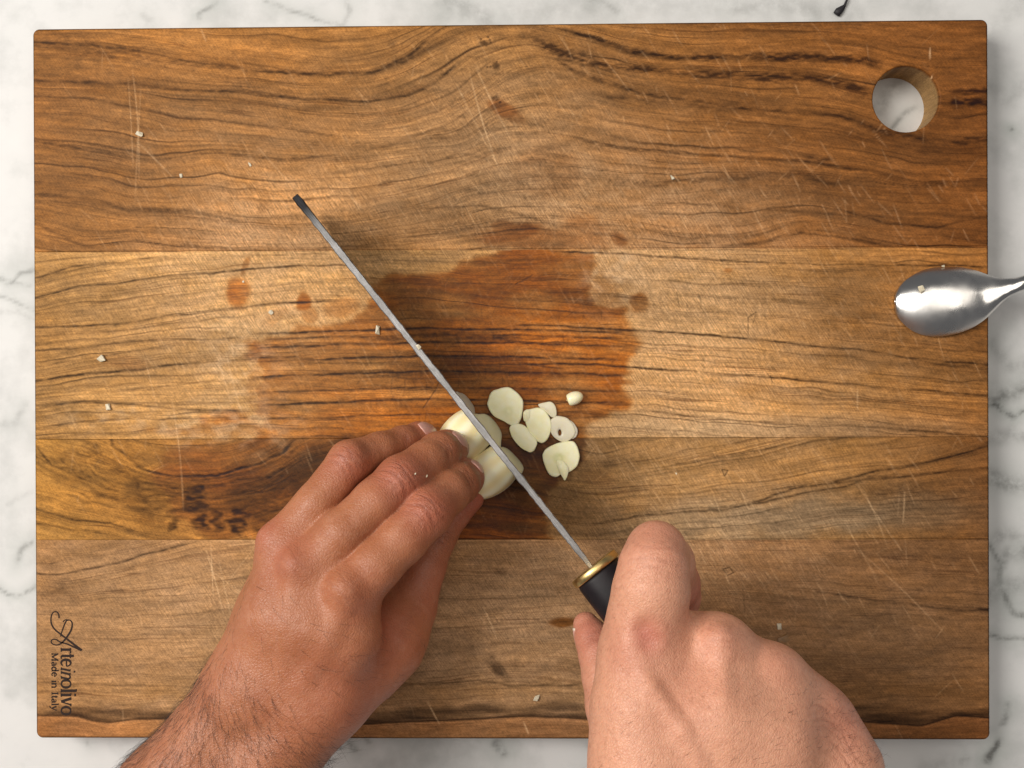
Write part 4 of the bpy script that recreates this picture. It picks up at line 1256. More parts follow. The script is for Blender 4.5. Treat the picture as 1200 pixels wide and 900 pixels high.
# ------------------------------------------------------------------ knife
m = NT('forged_steel')
o1 = m.obj()
o2 = m.obj((130, 1600, 400), (0, 0, math.radians(51.4)))
n1 = m.noise(o1, 90, 4, .6)
n2 = m.noise(o2, 1.0, 3, .6)
c = m.mix(m.ramp(n1, [(.35, 0), (.7, 1)]), (.21, .205, .20), (.36, .35, .345))
c = m.mix(m.math('MULTIPLY', m.ramp(n2, [(.5, 0), (.75, 1)]), .6), c, (.50, .49, .485))
c = m.mix(m.attr('tip_dark'), c, (.010, .010, .011))
STEEL_D = m.p(Base_Color=c, Metallic=.85, Roughness=m.ramp(n1, [(.3, .5), (.7, .34)]), Normal=m.bump(m.math('ADD', n1, m.math('MULTIPLY', n2, .5)), .5, .0003))
m = NT('brass')
BRASS = m.p(Base_Color=(.66, .48, .20), Metallic=1.0, Roughness=m.ramp(m.noise(m.obj((1, 1, 1)), 500, 2), [(.3, .32), (.7, .46)]))
m = NT('black_lacquered_wood')
n1 = m.noise(m.obj((300, 300, 300)), 1, 3)
BLACKW = m.p(Base_Color=m.mix(n1, (.006, .005, .006), (.018, .013, .016)), Roughness=.5, Specular_IOR_Level=.25, Normal=m.bump(n1, .2, .0002))

knife = empty('kitchen_knife', 'thick spined kitchen knife with brass collar and black handle cutting the garlic', 'knife')
ZS = 4.4
K0, K1 = P(345, 229, ZS), P(694, 666, ZS)
kd = K1 - K0
KL = np.linalg.norm(kd)
kd /= KL
kn = np.array([kd[1], -kd[0], 0])                      # to the blade's flat side away from the holding hand
if kn[0] < 0: kn = -kn
NSt = 150
vv_, tip_dark = [], []
for i in range(NSt):
    t = i / (NSt - 1)
    s_ = t * KL
    hw = (.134 - .010 * t) * (1 + .06 * math.sin(s_ * 5.1) + .09 * rng.uniform(-1, 1) + .06 * math.sin(s_ * 2.3 + 1))
    if t > .93: hw *= 1 - .25 * (t - .93) / .07
    zt = ZS - .10 * max(0, (.06 - t) / .06) ** 2 + .01 * math.sin(s_ * 3)
    heel = .945
    if t < heel:
        zb = .03 + .55 * max(0, 1 - s_ / 2.0) ** 2      # edge: slight lift at the nose
    else:
        zb = ZS - 1.5 + 0 * t
    if t > heel: zb = max(zb, ZS - 1.3)
    c0 = K0 + kd * s_
    H_ = zt - zb
    rows = [(-hw * .80, zt), (-hw, zt - .03), (-hw * .94, zt - H_ * .25), (-hw * .70, zt - H_ * .6), (-.01, zb), (.01, zb), (hw * .70, zt - H_ * .6), (hw * .94, zt - H_ * .25), (hw, zt - .03), (hw * .80, zt)]
    for a, z_ in rows:
        vv_.append(c0 + kn * (a + .004 * math.sin(s_ * 9 + z_ * 4) - (ZS - z_) * .045) + [0, 0, z_ - c0[2]])
        tip_dark.append((1 if s_ < .38 else max(0, .6 - (s_ - .38) * .5)) + .55 * max(0, 1 - s_ / 8.5))  # steel colour darker towards the tip
NR_ = 10
ff_ = []
for i in range(NSt - 1):
    for j in range(NR_):
        a, b = i * NR_ + j, i * NR_ + (j + 1) % NR_
        ff_.append((a, b, b + NR_, a + NR_))
ff_.append(tuple(range(NR_))[::-1])
ff_.append(tuple((NSt - 1) * NR_ + j for j in range(NR_)))
blade = mesh_obj('blade', np.array(vv_), ff_, STEEL_D, knife, smooth=False, attrs={'tip_dark': np.clip(tip_dark, 0, 1)})
# handle: slightly raised towards the rear, oval section
hd = kd + np.array([0, 0, .13])
hd /= np.linalg.norm(hd)
H0 = P(697.5, 666.5, ZS - .15)


def tube(prof, c0, d, up=(0, 0, 1), seg=40, fx=1.0, fz=1.0, sq=2.0):
    d = d / np.linalg.norm(d)
    a = np.cross(d, up)
    a /= np.linalg.norm(a)
    u = np.cross(a, d)
    V_, F_ = [], []
    for s_, r_ in prof:
        for k in range(seg):
            an = 2 * math.pi * k / seg
            ca, sa = math.cos(an), math.sin(an)
            n_ = (abs(ca) ** sq + abs(sa) ** sq) ** (-1 / sq)
            V_.append(c0 + d * s_ + a * ca * r_ * fx * n_ + u * sa * r_ * fz * n_)
    for i in range(len(prof) - 1):
        for k in range(seg):
            F_.append((i * seg + k, i * seg + (k + 1) % seg, (i + 1) * seg + (k + 1) % seg, (i + 1) * seg + k))
    F_.append(tuple(range(seg))[::-1])
    F_.append(tuple((len(prof) - 1) * seg + k for k in range(seg)))
    return np.array(V_), F_


v_, f_ = tube([(-.16, .90), (-.15, .99), (-.12, 1.03), (.10, 1.04), (.14, 1.02), (.16, .96)], H0, hd, fx=1.0, fz=1.12, sq=2.3)
mesh_obj('collar', v_, f_, BRASS, knife)
v_, f_ = tube([(.16, .93), (.18, .95), (.30, .985), (1.5, 1.0), (4, 1.04), (8, 1.06), (11.5, 1.08), (11.9, 1.0), (12, .85)], H0, hd, fx=.98, fz=1.10, sq=2.5)
mesh_obj('handle', v_, f_, BLACKW, knife)

# ------------------------------------------------------------------ garlic
m = NT('garlic_flesh')
o1 = m.obj()
n1 = m.noise(o1, 300, 4, .6)
c = m.mix(m.ramp(n1, [(.3, 0), (.7, 1)]), (.95, .87, .50), (.99, .94, .66))
c = m.mix(m.math('MULTIPLY', m.attr('germ'), .9, clamp=True), c, (.66, .66, .28))
c = m.mix(m.math('MULTIPLY', m.attr('dry'), 1.0, clamp=True), c, (.60, .54, .46))
GARLIC = m.p(Base_Color=c, Roughness=.30, Subsurface_Weight=.35, Subsurface_Radius=(.003, .0024, .0012), Normal=m.bump(n1, .25, .0003), Specular_IOR_Level=.5)
m = NT('clove_flesh')
m_rid = m.attr('rid')
c = m.mix(m.ramp(m_rid, [(0, 0), (1, 1)]), (.90, .77, .42), (.97, .91, .64))
CLOVE = m.p(Base_Color=c, Roughness=.32, Subsurface_Weight=.35, Subsurface_Radius=(.003, .0024, .0012), Specular_IOR_Level=.5)


def clove(cpx, cpy, rad, zc, yaw, gap_n, gap_d, label, seed, flat):
    c_ = P(cpx, cpy, zc)
    # local axes: along the clove (towards the blade), along the blade, up
    a = kn.copy()
    a = np.array([a[0] * math.cos(yaw) - a[1] * math.sin(yaw), a[0] * math.sin(yaw) + a[1] * math.cos(yaw), 0])
    b = np.cross([0, 0, 1], a)
    R_ = np.stack([a, b, [0, 0, 1]])
    def f(p):
        d = ellipsoid(p, c_, R_, np.array(rad))
        q = (p - c_) @ R_.T
        an = np.arctan2(q[:, 2] / rad[2], q[:, 1] / rad[1])
        d = d - .009 * np.sin(an * 9 + seed + .8 * np.sin(q[:, 0] * 2)) * np.clip(1.2 - np.abs(q[:, 0] / rad[0]), 0, 1)
        d = smax(d, (p - K0) @ kn + .135, .03)                       # cut face beside the blade
        d = smax(d, (p - c_) @ b * gap_n - gap_d, .05)               # flat face against the other half
        d = smax(d, -p[:, 2] + .02, .04)
        return d
    V_, Q = surface(f, c_ - np.max(rad) * 1.25, c_ + np.max(rad) * 1.25, .045)
    q = (V_ - c_) @ R_.T
    an = np.arctan2(q[:, 2] / rad[2], q[:, 1] / rad[1])
    rr = .5 + .5 * np.sin(an * 9 + seed + 1.0 + .8 * np.sin(q[:, 0] * 2)) * .9
    rr = np.clip(rr + .25 * vnoise3(V_, 5, seed) , 0, 1)
    o = mesh_obj('garlic_clove', V_, Q, CLOVE, attrs={'rid': rr})
    return tag(o, label, 'garlic', 'peeled cloves under the knife')


clove(546, 512, (1.50, 1.02, .98), .95, .10, -1, .90, 'upper peeled garlic clove under the fingernail of the middle finger', 1, 0)
clove(572, 553, (1.50, 1.00, .95), .92, -.10, 1, .84, 'lower peeled garlic clove with ridges beside the index fingertip', 4, 0)


def slice_(outline, label, z0=.03, th=.20, tilt=(0, 0), germ=None, dry=0, dome=.04, hole=None, name='garlic_slice', stand=None):
    """a cut slice: smooth outline (pixels), rounded rim, slight warp"""
    th = th * .72
    pts = np.array(outline, float)
    n = len(pts)
    M_ = 56
    t = np.linspace(0, n, M_, endpoint=False)
    i = t.astype(int)
    f_ = (t - i)[:, None]
    p0, p1, p2, p3 = pts[(i - 1) % n], pts[i % n], pts[(i + 1) % n], pts[(i + 2) % n]
    oc = p1 + .5 * f_ * (p2 - p0 + f_ * (2 * p0 - 5 * p1 + 4 * p2 - p3 + f_ * (3 * (p1 - p2) + p3 - p0)))
    rr_ = np.random.default_rng(int(pts[0, 0] * 7))
    jit = blur1(rr_.normal(size=M_ * 3), 1.1)[M_:2 * M_]
    oc = oc + (oc - oc.mean(0)) * .022 * jit[:, None]
    W = np.array([P(x, y, z0 + th) for x, y in oc])
    cen = W.mean(0)
    if hole is None:
        fr = [0.0001, .12, .25, .4, .55, .7, .82, .92, .98]
    else:
        hc = P(hole[0], hole[1], z0 + th)
        fr = []
    top = []
    if hole is None:
        prof = [(r, dome * (1 - r * r)) for r in fr] + [(1.0, -.03), (1.015, -th * .5), (1.0, -th + .02), (.96, -th)]
        rings = [np.stack([cen[0] + (W[:, 0] - cen[0]) * r, cen[1] + (W[:, 1] - cen[1]) * r, np.full(M_, z0 + th + dz)], 1) for r, dz in prof]
    else:
        an = np.arctan2(W[:, 1] - hc[1], W[:, 0] - hc[0])
        inner = np.stack([hc[0] + np.cos(an) * hole[2], hc[1] + np.sin(an) * hole[3]], 1)
        rings = []
        for r, dz in [(-.0, -th), (.0, -.04), (.03, 0), (.2, .01), (.45, .02), (.7, .01), (.9, 0), (.98, -.01), (1.0, -.03), (1.015, -th * .5), (1.0, -th + .02), (.96, -th)]:
            xy = inner * (1 - r) + W[:, :2] * r
            rings.append(np.concatenate([xy, np.full((M_, 1), z0 + th + dz)], 1))
    V_ = np.concatenate(rings)
    wp = vnoise3(np.stack([V_[:, 0], V_[:, 1], np.zeros(len(V_))], 1), 2.6, int(abs(outline[0][0])))
    V_[:, 2] += .03 * (wp - wp.min()) + tilt[0] * (V_[:, 0] - cen[0]) + tilt[1] * (V_[:, 1] - cen[1])
    V_[:, 2] += max(0, .01 - V_[:, 2].min())
    F_ = []
    for a in range(len(rings) - 1):
        for k in range(M_):
            F_.append((a * M_ + k, (a + 1) * M_ + k, (a + 1) * M_ + (k + 1) % M_, a * M_ + (k + 1) % M_))
    if hole is None:
        F_.append(tuple(range(M_)))
    g_ = np.zeros(len(V_))
    if germ is not None:
        gc = P(germ[0], germ[1], z0 + th)
        d = np.hypot((V_[:, 0] - gc[0]), (V_[:, 1] - gc[1]))
        g_ = germ[3] * np.exp(-((d - germ[2] * .6) / (germ[2] * .45)) ** 2) * (V_[:, 2] > z0 + th * .5)
    o = mesh_obj(name, V_, F_, GARLIC, attrs={'germ': g_, 'dry': np.full(len(V_), float(dry))})
    return tag(o, label, 'garlic', 'cut garlic slices')


slice_([(571, 474), (574, 462), (583, 456), (596, 454), (607, 461), (613, 471), (612, 485), (607, 497), (600, 499), (591, 494), (578, 487)], 'largest pale garlic slice, topmost on the wet wood', th=.3, germ=(596, 482, .22, .4), dome=.03)
slice_([(614, 489), (618, 481), (628, 478), (637, 480), (644, 489), (646, 500), (643, 512), (636, 519), (627, 516), (620, 506)], 'greenish garlic slice in the middle of the pile', th=.22, z0=.04, germ=(630, 495, .3, .18))
slice_([(597, 502), (600, 498), (609, 497), (616, 500), (622, 508), (629, 516), (628, 525), (622, 530), (614, 527), (606, 520), (600, 512)], 'elongated garlic slice lying lowest beside the knife blade', th=.24, z0=.10, tilt=(.02, -.05))
slice_([(631, 474), (637, 472), (646, 471), (651, 477), (652, 487), (647, 489), (641, 484), (634, 479)], 'small thin garlic slice behind the middle of the pile', th=.12, z0=.05, dry=.55)
slice_([(613, 484), (617, 480), (621, 481), (622, 489), (619, 494), (614, 493)], 'tiny garlic piece wedged against the largest slice', th=.22, z0=.06, dry=.15)
slice_([(664, 492), (669, 493), (674, 498), (677, 505), (675, 512), (670, 514), (667, 505)], 'translucent garlic sliver tucked behind the slice with a hole', th=.10, z0=.03, dry=.8)
slice_([(643, 497), (647, 490), (656, 488), (665, 491), (672, 498), (674, 508), (669, 515), (660, 518), (651, 514), (645, 506)], 'thin dry garlic slice with a dark hole', th=.13, z0=.06, dry=.6, hole=(656, 507, .07, .13))
slice_([(636, 537), (638, 529), (645, 523), (655, 519), (665, 517), (673, 519), (678, 528), (679, 538), (675, 548), (668, 553), (659, 555), (650, 559), (641, 552)], 'round garlic slice with green germ and a pointed tail', th=.26, germ=(655, 537, .22, .85))
slice_([(652, 541), (656, 539), (662, 542), (666, 550), (665, 557), (662, 563), (659, 559), (655, 551)], 'small pointed garlic flap on the round slice', th=.08, z0=.30, germ=(656, 542, .12, .4))


def leaning(cpx, cpy, z, a, b, lean, label, dry, turn=0.0, th=.09):
    """a slice that clings to the blade's far face"""
    c_ = P(cpx, cpy, z)
    u = kd.copy()
    u = np.array([u[0] * math.cos(turn) - u[1] * math.sin(turn), u[0] * math.sin(turn) + u[1] * math.cos(turn), 0])
    n0 = np.array([u[1], -u[0], 0])
    if n0[0] < 0: n0 = -n0
    w = np.array([0, 0, 1.0]) * math.cos(lean) - n0 * math.sin(lean)
    nn_ = np.cross(u, w)
    V_, F_ = [], []
    M_ = 40
    prof = [(.001, th * .5), (.5, th * .5), (.85, th * .5), (.97, th * .35), (1, 0), (.97, -th * .35), (.85, -th * .5), (.001, -th * .5)]
    for r, o_ in prof:
        for k in range(M_):
            an = 2 * math.pi * k / M_
            rr = r * (1 + .07 * math.sin(3 * an + cpx) + .04 * math.sin(5 * an))
            V_.append(c_ + u * a * rr * math.cos(an) + w * b * rr * math.sin(an) + nn_ * (o_ + .05 * (math.cos(an) * r) ** 2))
    for i in range(len(prof) - 1):
        for k in range(M_):
            F_.append((i * M_ + k, (i + 1) * M_ + k, (i + 1) * M_ + (k + 1) % M_, i * M_ + (k + 1) % M_))
    V_ = np.array(V_)
    V_[:, 2] += max(0, .02 - V_[:, 2].min())
    o = mesh_obj('garlic_slice', V_, F_, GARLIC, attrs={'germ': np.full(len(V_), .30), 'dry': np.full(len(V_), dry)})
    return tag(o, label, 'garlic', 'cut garlic slices')


leaning(572, 503, .80, .88, .80, .46, 'garlic slice leaning on the far side of the blade', .30)
leaning(547, 472, .5, .62, .42, .28, 'thin garlic slice standing behind the upper part of the blade', .75, -.02)
leaning(601, 539, .60, .70, .55, .28, 'garlic slice standing behind the blade at its lowest stretch', .25, .03)


def chip(px, py, a, b, c_, rot, label, mat, cat='garlic', name='garlic_crumb', z0=0., group='garlic crumbs scattered on the board', seed=1, base=None, n=16):
    r = np.random.default_rng(seed)
    bm = bmesh.new()
    cs, sn = math.cos(rot), math.sin(rot)
    ctr = P(px, py, z0) if base is None else base
    for i in range(n):
        v = r.uniform(-1, 1, 3)
        v = np.sign(v) * np.abs(v) ** .7
        x, y, z_ = v[0] * a, v[1] * b, (v[2] * .5 + .5) * c_
        bm.verts.new(((ctr[0] + x * cs - y * sn) * .01, (ctr[1] + x * sn + y * cs) * .01, (ctr[2] + z_ + .003 + T) * .01))
    bmesh.ops.convex_hull(bm, input=bm.verts)
    loose = [v for v in bm.verts if not v.link_faces]
    bmesh.ops.delete(bm, geom=loose, context='VERTS')
    bmesh.ops.recalc_face_normals(bm, faces=bm.faces)
    me = bpy.data.meshes.new(name)
    bm.to_mesh(me)
    bm.free()
    me.materials.append(mat)
    o = bpy.data.objects.new(name, me)
    col.objects.link(o)
    return tag(o, label, cat, group)


def plain(name, colr, rough=.5, sss=0.0):
    m = NT(name)
    n_ = m.noise(m.obj(), 900, 3)
    c_ = m.mix(m.ramp(n_, [(.35, 0), (.7, 1)]), tuple(x * .8 for x in colr), tuple(min(1, x * 1.15) for x in colr))
    return m.p(Base_Color=c_, Roughness=rough, Subsurface_Weight=sss, Subsurface_Radius=(.002, .0015, .001))


CRUMB = plain('garlic_crumb', (.66, .58, .42), .5, .2)
HUSK = plain('husk', (.26, .13, .04), .45, .1)
TAN = plain('tan_root', (.42, .28, .14), .7)
HERB = plain('dried_herb', (.012, .010, .013), .6)
# the stub of a clove with its tan root end
def stub():
    c_ = P(672, 467, .30)
    R_ = np.stack([[.94, .34, 0], [-.34, .94, 0], [0, 0, 1]])
    f = lambda p: smax(ellipsoid(p, c_, R_, np.array([.42, .28, .30])), -((p - c_) @ R_[0]) - .26 + .4 * ((p - c_) @ R_[1]) ** 2, .04)
    V_, Q = surface(f, c_ - .6, c_ + .6, .03)
    t = np.clip(-((V_ - c_) @ R_[0]) * 5 - .75, 0, 1) * .9
    o = mesh_obj('garlic_stub', V_, Q, GARLIC, attrs={'germ': t * 0, 'dry': np.clip(.15 - t, 0, 1)})
    tag(o, 'small white garlic end piece with tan root, right of the pile', 'garlic')
    d = P(664.5, 466.5, .32)
    for i in range(5):
        a = i * 1.3
        c2 = chip(0, 0, .035, .05, .05, a, None, TAN, None, 'root', 0, None, i + 40, base=d + [.03 * math.cos(a) + .02, .13 * math.sin(a), -.02 + .09 * math.cos(a * 2)])
        c2.parent = o
stub()
for i, (x, y, a, b, c_, rot, lab, mt) in enumerate((
        (164, 157, .17, .11, .14, -.3, 'pinkish white garlic crumb nearest the upper left corner', CRUMB),
        (293, 193, .05, .12, .05, .5, 'thin pale garlic shred above the knife tip', CRUMB),
        (212, 206, .08, .09, .05, .3, 'small flat tan garlic crumb right of the upper left crumb', CRUMB),
        (788, 208, .07, .10, .07, .3, 'tiny white crumb on the dark grained top plank right of centre', CRUMB),
        (318, 366, .10, .10, .08, .7, 'small pale garlic crumb between the damp stains', CRUMB),
        (443, 387, .10, .21, .14, -.15, 'oblong garlic crumb just left of the blade', CRUMB),
        (120, 421, .16, .16, .14, .6, 'square garlic crumb near the left edge, upper of two', CRUMB),
        (127, 477, .11, .17, .12, .25, 'chunky garlic crumb near the left edge, lower of two', CRUMB),
        (629, 817, .12, .18, .12, -.3, 'irregular white garlic crumb near the bottom edge', CRUMB),
        (913, 734, .10, .14, .07, .1, 'pale triangular husk flake right of the gripping hand', CRUMB),
        (917, 748, .27, .16, .09, .1, 'brown garlic husk flake right of the gripping hand', HUSK),
        (792, 555, .05, .05, .04, .1, 'minute pale crumb right of the round slice', CRUMB),
        (285, 330, .05, .05, .03, .1, 'minute pale crumb on the dark oval damp stain', CRUMB))):
    chip(x, y, a, b, c_, rot, lab, mt, seed=i + 3)
o = chip(491, 407, .09, .14, .07, .6, 'small garlic crumb stuck on top of the knife spine', CRUMB, seed=33, base=P(491, 407, ZS))
# droplets on the middle finger
for i, (x, y, r_) in enumerate(((500, 558, .06), (487, 555, .04))):
    z_ = 4.5
    p = P(x, y, 6.5)
    ray = (CAMLOC - p) / np.linalg.norm(CAMLOC - p)
    for _ in range(60):
        p = p - ray * np.clip(fL(p[None])[0], -.1, .2) * .8
    chip(0, 0, r_, r_ * .7, .06, .6, ('larger' if i == 0 else 'smaller') + ' garlic speck stuck on the middle finger', CRUMB, seed=60 + i, base=p - [0, 0, .0])

# ------------------------------------------------------------------ spoon, lying bowl side up
m = NT('stainless_steel')
o1 = m.obj((400, 60, 400), (0, 0, .35))
n1 = m.noise(o1, 3, 4, .6)
n2 = m.noise(m.obj(), 45, 3, .6)
SPOONM = m.p(Base_Color=(.66, .645, .62), Metallic=1.0, Roughness=m.math('ADD', .13, m.ramp(n2, [(.42, .06), (.6, .26)])), Normal=m.bump(n1, .12, .0002))
up_edge = [(1048, 352), (1049, 345), (1053, 337), (1060, 329), (1070, 322), (1082, 316), (1095, 313), (1110, 312), (1128, 313), (1145, 317), (1158, 322), (1168, 325), (1178, 326.5), (1190, 325.5), (1203, 322), (1230, 312), (1300, 286), (1400, 249), (1460, 226), (1500, 212)]
lo_edge = [(1048, 354), (1049, 364), (1053, 373), (1060, 381), (1069, 388), (1080, 392.5), (1094, 395), (1110, 394), (1126, 390), (1142, 383), (1155, 374), (1165, 364), (1174, 354.5), (1183, 347), (1197, 341), (1228, 332), (1304, 304), (1406, 270), (1468, 252), (1506, 236)]
NS = 90
tt_ = np.linspace(0, 1, len(up_edge))
sm_t = np.concatenate([np.linspace(0, .06, 14)[:-1] ** 1.0, np.linspace(.06, 1, NS)])
def crv(pts):
    a = np.array(pts, float)
    fine = np.linspace(0, 1, 1200)
    x = blur1(np.interp(fine, tt_, a[:, 0]), 14)
    y = blur1(np.interp(fine, tt_, a[:, 1]), 14)
    x[:30] = np.interp(fine[:30], tt_, a[:, 0]); y[:30] = np.interp(fine[:30], tt_, a[:, 1])
    return np.interp(sm_t, fine, x), np.interp(sm_t, fine, y)
ux, uy = crv(up_edge)
lx, ly = crv(lo_edge)
ns = len(sm_t)
# rim height and dome height along the axis
zr = np.interp(ux, [1048, 1100, 1150, 1175, 1200, 1240, 1350, 1500], [.12, .14, .36, .72, .95, .8, -.4, -1.75])
dm = np.interp(ux, [1048, 1054, 1070, 1088, 1108, 1135, 1160, 1180, 1230, 1500], [.05, .20, .44, .64, .70, .60, .38, .18, .10, .10])
zr, dm = blur1(zr, 2), blur1(dm, 2)
NU = 33
vt = []
for i in range(ns):
    a, b = P(ux[i], uy[i], zr[i]), P(lx[i], ly[i], zr[i])
    for j in range(NU):
        s_ = -math.cos(math.pi * j / (NU - 1))
        pnt = (a + b) / 2 + (b - a) / 2 * s_
        vt.append([pnt[0], pnt[1], zr[i] + dm[i] * (1 - abs(s_) ** 2.6)])
vt = np.array(vt)
nt_ = len(vt)
vb = vt.copy()
ctr = vt.reshape(ns, NU, 3).mean(1, keepdims=True)
vb = (ctr + (vt.reshape(ns, NU, 3) - ctr) * np.array([.97, .97, 1])).reshape(-1, 3)
vb[:, 2] = vt[:, 2] - .11
V_ = np.concatenate([vt, vb])
ix = np.arange(nt_).reshape(ns, NU)
F1 = np.stack([ix[:-1, :-1], ix[1:, :-1], ix[1:, 1:], ix[:-1, 1:]], -1).reshape(-1, 4)
per = np.concatenate([ix[0, :-1], ix[:-1, -1], ix[-1, :0:-1], ix[:0:-1, 0]])
F2 = np.stack([per, np.roll(per, -1), np.roll(per, -1) + nt_, per + nt_], 1)
spoon = mesh_obj('spoon', V_, np.concatenate([F1, F1[:, ::-1] + nt_, F2]), SPOONM)
bpy.context.view_layer.update()
bm = bmesh.new(); bm.from_mesh(spoon.data); bmesh.ops.recalc_face_normals(bm, faces=bm.faces); bm.to_mesh(spoon.data); bm.free()
tag(spoon, 'steel spoon lying bowl side up over the right edge of the board', 'spoon')
chip(1079, 337, .13, .16, .04, .4, 'flat garlic flake stuck on the spoon bowl', CRUMB, seed=77, base=P(1079, 338, .72) + [0, 0, .02])
chip(1105, 311, .07, .05, .05, .2, 'tiny white crumb on the upper rim of the spoon', CRUMB, seed=72, base=P(1105, 312, .22))

# ------------------------------------------------------------------ dried herb scrap on the marble behind the board
pts = [(980, 17, 4.2), (983, 13, 4.6), (987, 9.5, 3.4), (990, 6, 1.6), (992, 1, 1.3), (993, -6, 1.2), (997, -14, 1.1)]
V_, F_ = [], []
for i, (x, y, w) in enumerate(pts):
    c0 = P(x, y, -T + .12)
    a = np.array(pts[min(i + 1, len(pts) - 1)][:2]) - np.array(pts[max(i - 1, 0)][:2])
    n_ = np.array([a[1], a[0], 0.]) / np.hypot(*a)
    n_ = np.array([-(-a[1]), -(-a[0]), 0]) / np.hypot(*a)
    for k in range(8):
        an = k * math.pi / 4
        V_.append(c0 + np.array([n_[0], n_[1], 0]) * math.cos(an) * w * .036 + [0, 0, math.sin(an) * .07 * min(1, w / 2) + .03 * math.sin(i * 2.)])
for i in range(len(pts) - 1):
    for k in range(8):
        F_.append((i * 8 + k, i * 8 + (k + 1) % 8, (i + 1) * 8 + (k + 1) % 8, (i + 1) * 8 + k))
F_ += [tuple(range(8))[::-1], tuple((len(pts) - 1) * 8 + k for k in range(8))]
tag(mesh_obj('herb_scrap', np.array(V_), F_, HERB), 'curled black scrap of dried herb on the marble above the board', 'herb scrap')

# ------------------------------------------------------------------ burnt-in lettering on the board
INK = plain('burnt_mark', (.022, .010, .006), .9)
ink_v, ink_f = [], []


def stroke(pts, w, z=.006):
    """a pen stroke: points in photo pixels on the board face, widths in pixels, laid as a 0.06 mm sheet"""
    a = np.array(pts, float)
    n = len(a)
    ww = np.full(n, float(w)) if np.isscalar(w) else np.interp(np.linspace(0, 1, n), np.linspace(0, 1, len(w)), w)
    if n > 2:
        t = np.linspace(0, n - 1, (n - 1) * 5 + 1)
        i = np.minimum(t.astype(int), n - 2)
        f_ = (t - i)[:, None]
        g_ = lambda k: a[np.clip(k, 0, n - 1)]
        p0, p1, p2, p3 = g_(i - 1), g_(i), g_(i + 1), g_(i + 2)
        ww = np.interp(t, np.arange(n), ww)
        a = p1 + .5 * f_ * (p2 - p0 + f_ * (2 * p0 - 5 * p1 + 4 * p2 - p3 + f_ * (3 * (p1 - p2) + p3 - p0)))
    d = np.gradient(a, axis=0)
    d /= np.linalg.norm(d, axis=1)[:, None] + 1e-9
    nrm = np.stack([-d[:, 1], d[:, 0]], 1)
    b = len(ink_v)
    zz = z + .0006 * (len(ink_f) % 7)
    for q, nn_, w_ in zip(a, nrm, ww):
        for s_ in (-1, 1):
            ink_v.append(P(*(q + nn_ * s_ * (w_ * 1.12 + .45) / 2), zz))
    for i in range(len(a) - 1):
        ink_f.append((b + 2 * i, b + 2 * i + 1, b + 2 * i + 3, b + 2 * i + 2))


def zc(*p):   # coordinates read off an enlarged view of the mark
    return [(x / 4.09, 680 + y / 4.09) for x, y in p]


stroke(zc((283, 182), (280, 160), (265, 150), (250, 160), (244, 185), (247, 210), (262, 235), (290, 258), (325, 285), (360, 312), (392, 336)), [1.2, 1.0, .8, .9, 1.0, 1.2, 1.3, 1.4, 1.6, 1.9, 2.2])
stroke(zc((290, 270), (297, 245), (312, 205), (322, 192), (338, 193), (346, 210), (340, 240), (318, 275), (296, 300), (275, 310), (255, 307), (245, 296), (250, 285), (268, 284), (288, 296), (320, 305), (350, 318), (388, 336)), [.8, .9, 1.1, 1.0, .9, 1.2, 1.5, 1.5, 1.2, 1.0, .9, .8, .9, .9, 1.0, 1.2, 1.4, 1.2])
stroke(zc((302, 200), (310, 191), (322, 189)), .7)
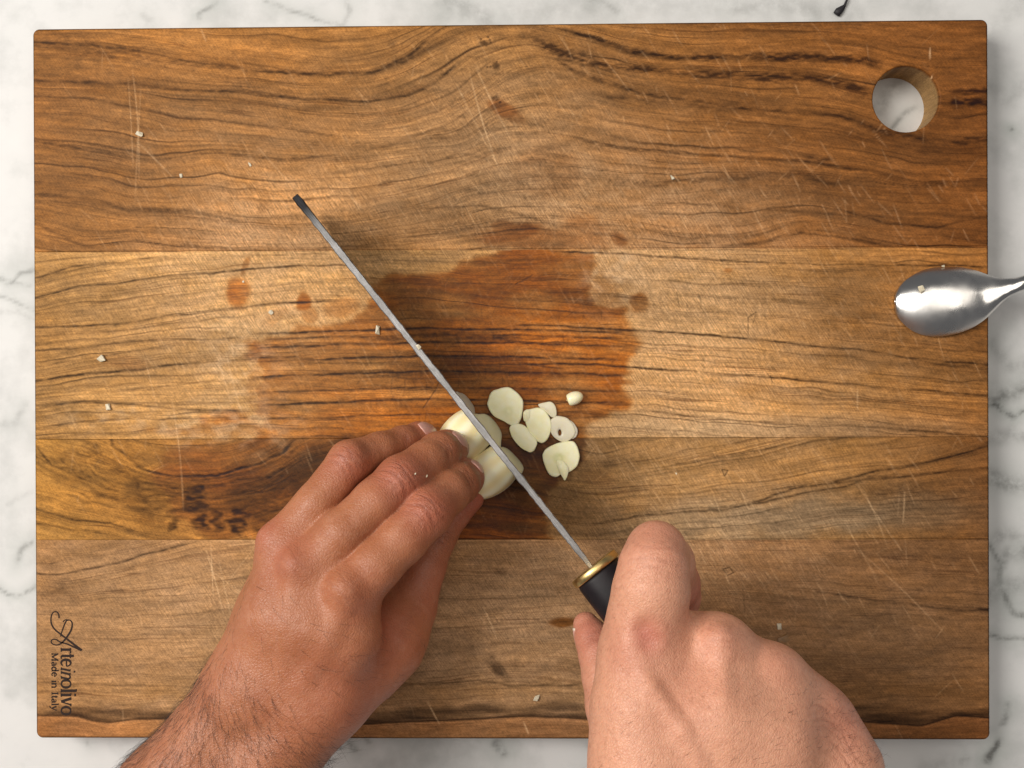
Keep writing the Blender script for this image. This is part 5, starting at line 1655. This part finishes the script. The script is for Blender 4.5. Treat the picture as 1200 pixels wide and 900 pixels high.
# serif letters; local frame: x along the word (down the photo), y up (towards the right of the photo), 1 = x-height
def arc(cx, cy, rx, ry, a0, a1, n=12):
    return [(cx + rx * math.cos(math.radians(a0 + (a1 - a0) * i / n)), cy + ry * math.sin(math.radians(a0 + (a1 - a0) * i / n))) for i in range(n + 1)]
TH, TN = .20, .09
GL = {
    'r': (.62, [([(.2, 0), (.2, 1)], TH), ([(.03, .03), (.42, .03)], TN), ([(.03, .95), (.2, .97)], TN), (arc(.45, .7, .25, .27, 170, 60, 6), [.08, .12]), ([(.57, .90), (.57, .86)], .2)]),
    't': (.52, [([(.22, .08), (.22, 1.3)], TH), ([(.02, .96), (.45, .96)], TN), (arc(.38, .16, .16, .14, 180, 320, 6), [.16, .07])]),
    'e': (.82, [(arc(.42, .5, .34, .48, 5, 320, 18), [.08, .10, .2, .2, .14, .07]), ([(.1, .55), (.76, .55)], TN)]),
    'n': (.98, [([(.2, 0), (.2, 1)], TH), ([(.76, 0), (.76, .7)], TH), (arc(.5, .66, .26, .3, 160, 0, 8), [.08, .16, .18]), ([(.03, .03), (.37, .03)], TN), ([(.6, .03), (.93, .03)], TN), ([(.03, .95), (.2, .97)], TN)]),
    'i': (.42, [([(.2, 0), (.2, 1)], TH), ([(.03, .03), (.38, .03)], TN), ([(.03, .95), (.2, .97)], TN), ([(.2, 1.32), (.2, 1.5)], .2)]),
    'o': (.92, [(arc(.45, .5, .36, .47, 90, 270, 12), [.08, .2, .08]), (arc(.45, .5, .36, .47, 270, 450, 12), [.08, .2, .08])]),
    'l': (.42, [([(.2, 0), (.2, 1.55)], TH), ([(.03, .03), (.38, .03)], TN), ([(.03, 1.5), (.2, 1.53)], TN)]),
    'v': (.86, [([(.12, .97), (.43, .02)], TH), ([(.43, .02), (.74, .97)], TN), ([(.0, .97), (.28, .97)], TN), ([(.6, .97), (.88, .97)], TN)]),
    'a': (.82, [(arc(.38, .26, .26, .24, 60, 300, 10), [.12, .2, .1]), ([(.6, 0), (.6, .72)], TH), (arc(.38, .7, .22, .26, 0, 150, 8), [.16, .08, .14]), ([(.36, .5), (.6, .56)], .12), ([(.6, .03), (.76, .06)], .1)]),
    'd': (.95, [(arc(.4, .48, .3, .46, 20, 340, 14), [.08, .2, .2, .08]), ([(.7, 0), (.7, 1.55)], TH), ([(.54, 1.5), (.7, 1.53)], TN), ([(.7, .03), (.86, .03)], TN)]),
    'y': (.86, [([(.12, .97), (.43, .05)], TH), ([(.76, .97), (.4, -.1), (.2, -.42), (.05, -.38)], [.09, .12, .14]), ([(.0, .97), (.28, .97)], TN), ([(.6, .97), (.88, .97)], TN)]),
    'M': (1.5, [([(.2, 0), (.2, 1.4)], .13), ([(.2, 1.4), (.7, .05)], TH), ([(.7, .05), (1.2, 1.4)], .12), ([(1.22, 0), (1.22, 1.4)], TH), ([(.03, .04), (.4, .04)], TN), ([(1.02, .04), (1.42, .04)], TN), ([(.03, 1.38), (.2, 1.38)], TN), ([(1.2, 1.38), (1.42, 1.38)], TN)]),
    'I': (.62, [([(.3, 0), (.3, 1.4)], TH), ([(.08, .04), (.52, .04)], TN), ([(.08, 1.38), (.52, 1.38)], TN)]),
    ' ': (.55, [])}


def write(text, x0, y_start, y_end, xh, slant=0.0, thick=1.0):
    tot = sum(GL[c_][0] for c_ in text)
    k = (y_end - y_start) / tot
    cur = 0
    for c_ in text:
        adv, st = GL[c_]
        for pts_, w in st:
            q = [(x0 + y * xh, y_start + (cur + x) * k + slant * y * xh) for x, y in pts_]
            ww = (np.atleast_1d(w) * xh * thick).tolist()
            if len(q) == 2: q = [q[0], ((q[0][0] + q[1][0]) / 2, (q[0][1] + q[1][1]) / 2), q[1]]
            stroke(q, ww if len(ww) > 1 else ww[0])
        cur += adv


write('rte', 71.4, 759, 781.5, 11.6, 0, 1.0)
write('in', 71.4, 781.5, 796, 11.2, .22, .75)
write('olivo', 71.4, 796, 838.5, 11.8, 0, 1.05)
write('Made in Italy', 60.6, 765, 833, 5.2, 0, 1.15)
mark = mesh_obj('burnt_lettering', np.array(ink_v), ink_f, INK, board, smooth=False)
bm = bmesh.new(); bm.from_mesh(mark.data); bmesh.ops.recalc_face_normals(bm, faces=bm.faces); bm.to_mesh(mark.data); bm.free()
mark['label'] = 'maker name and Made in Italy burnt into the corner of the board'
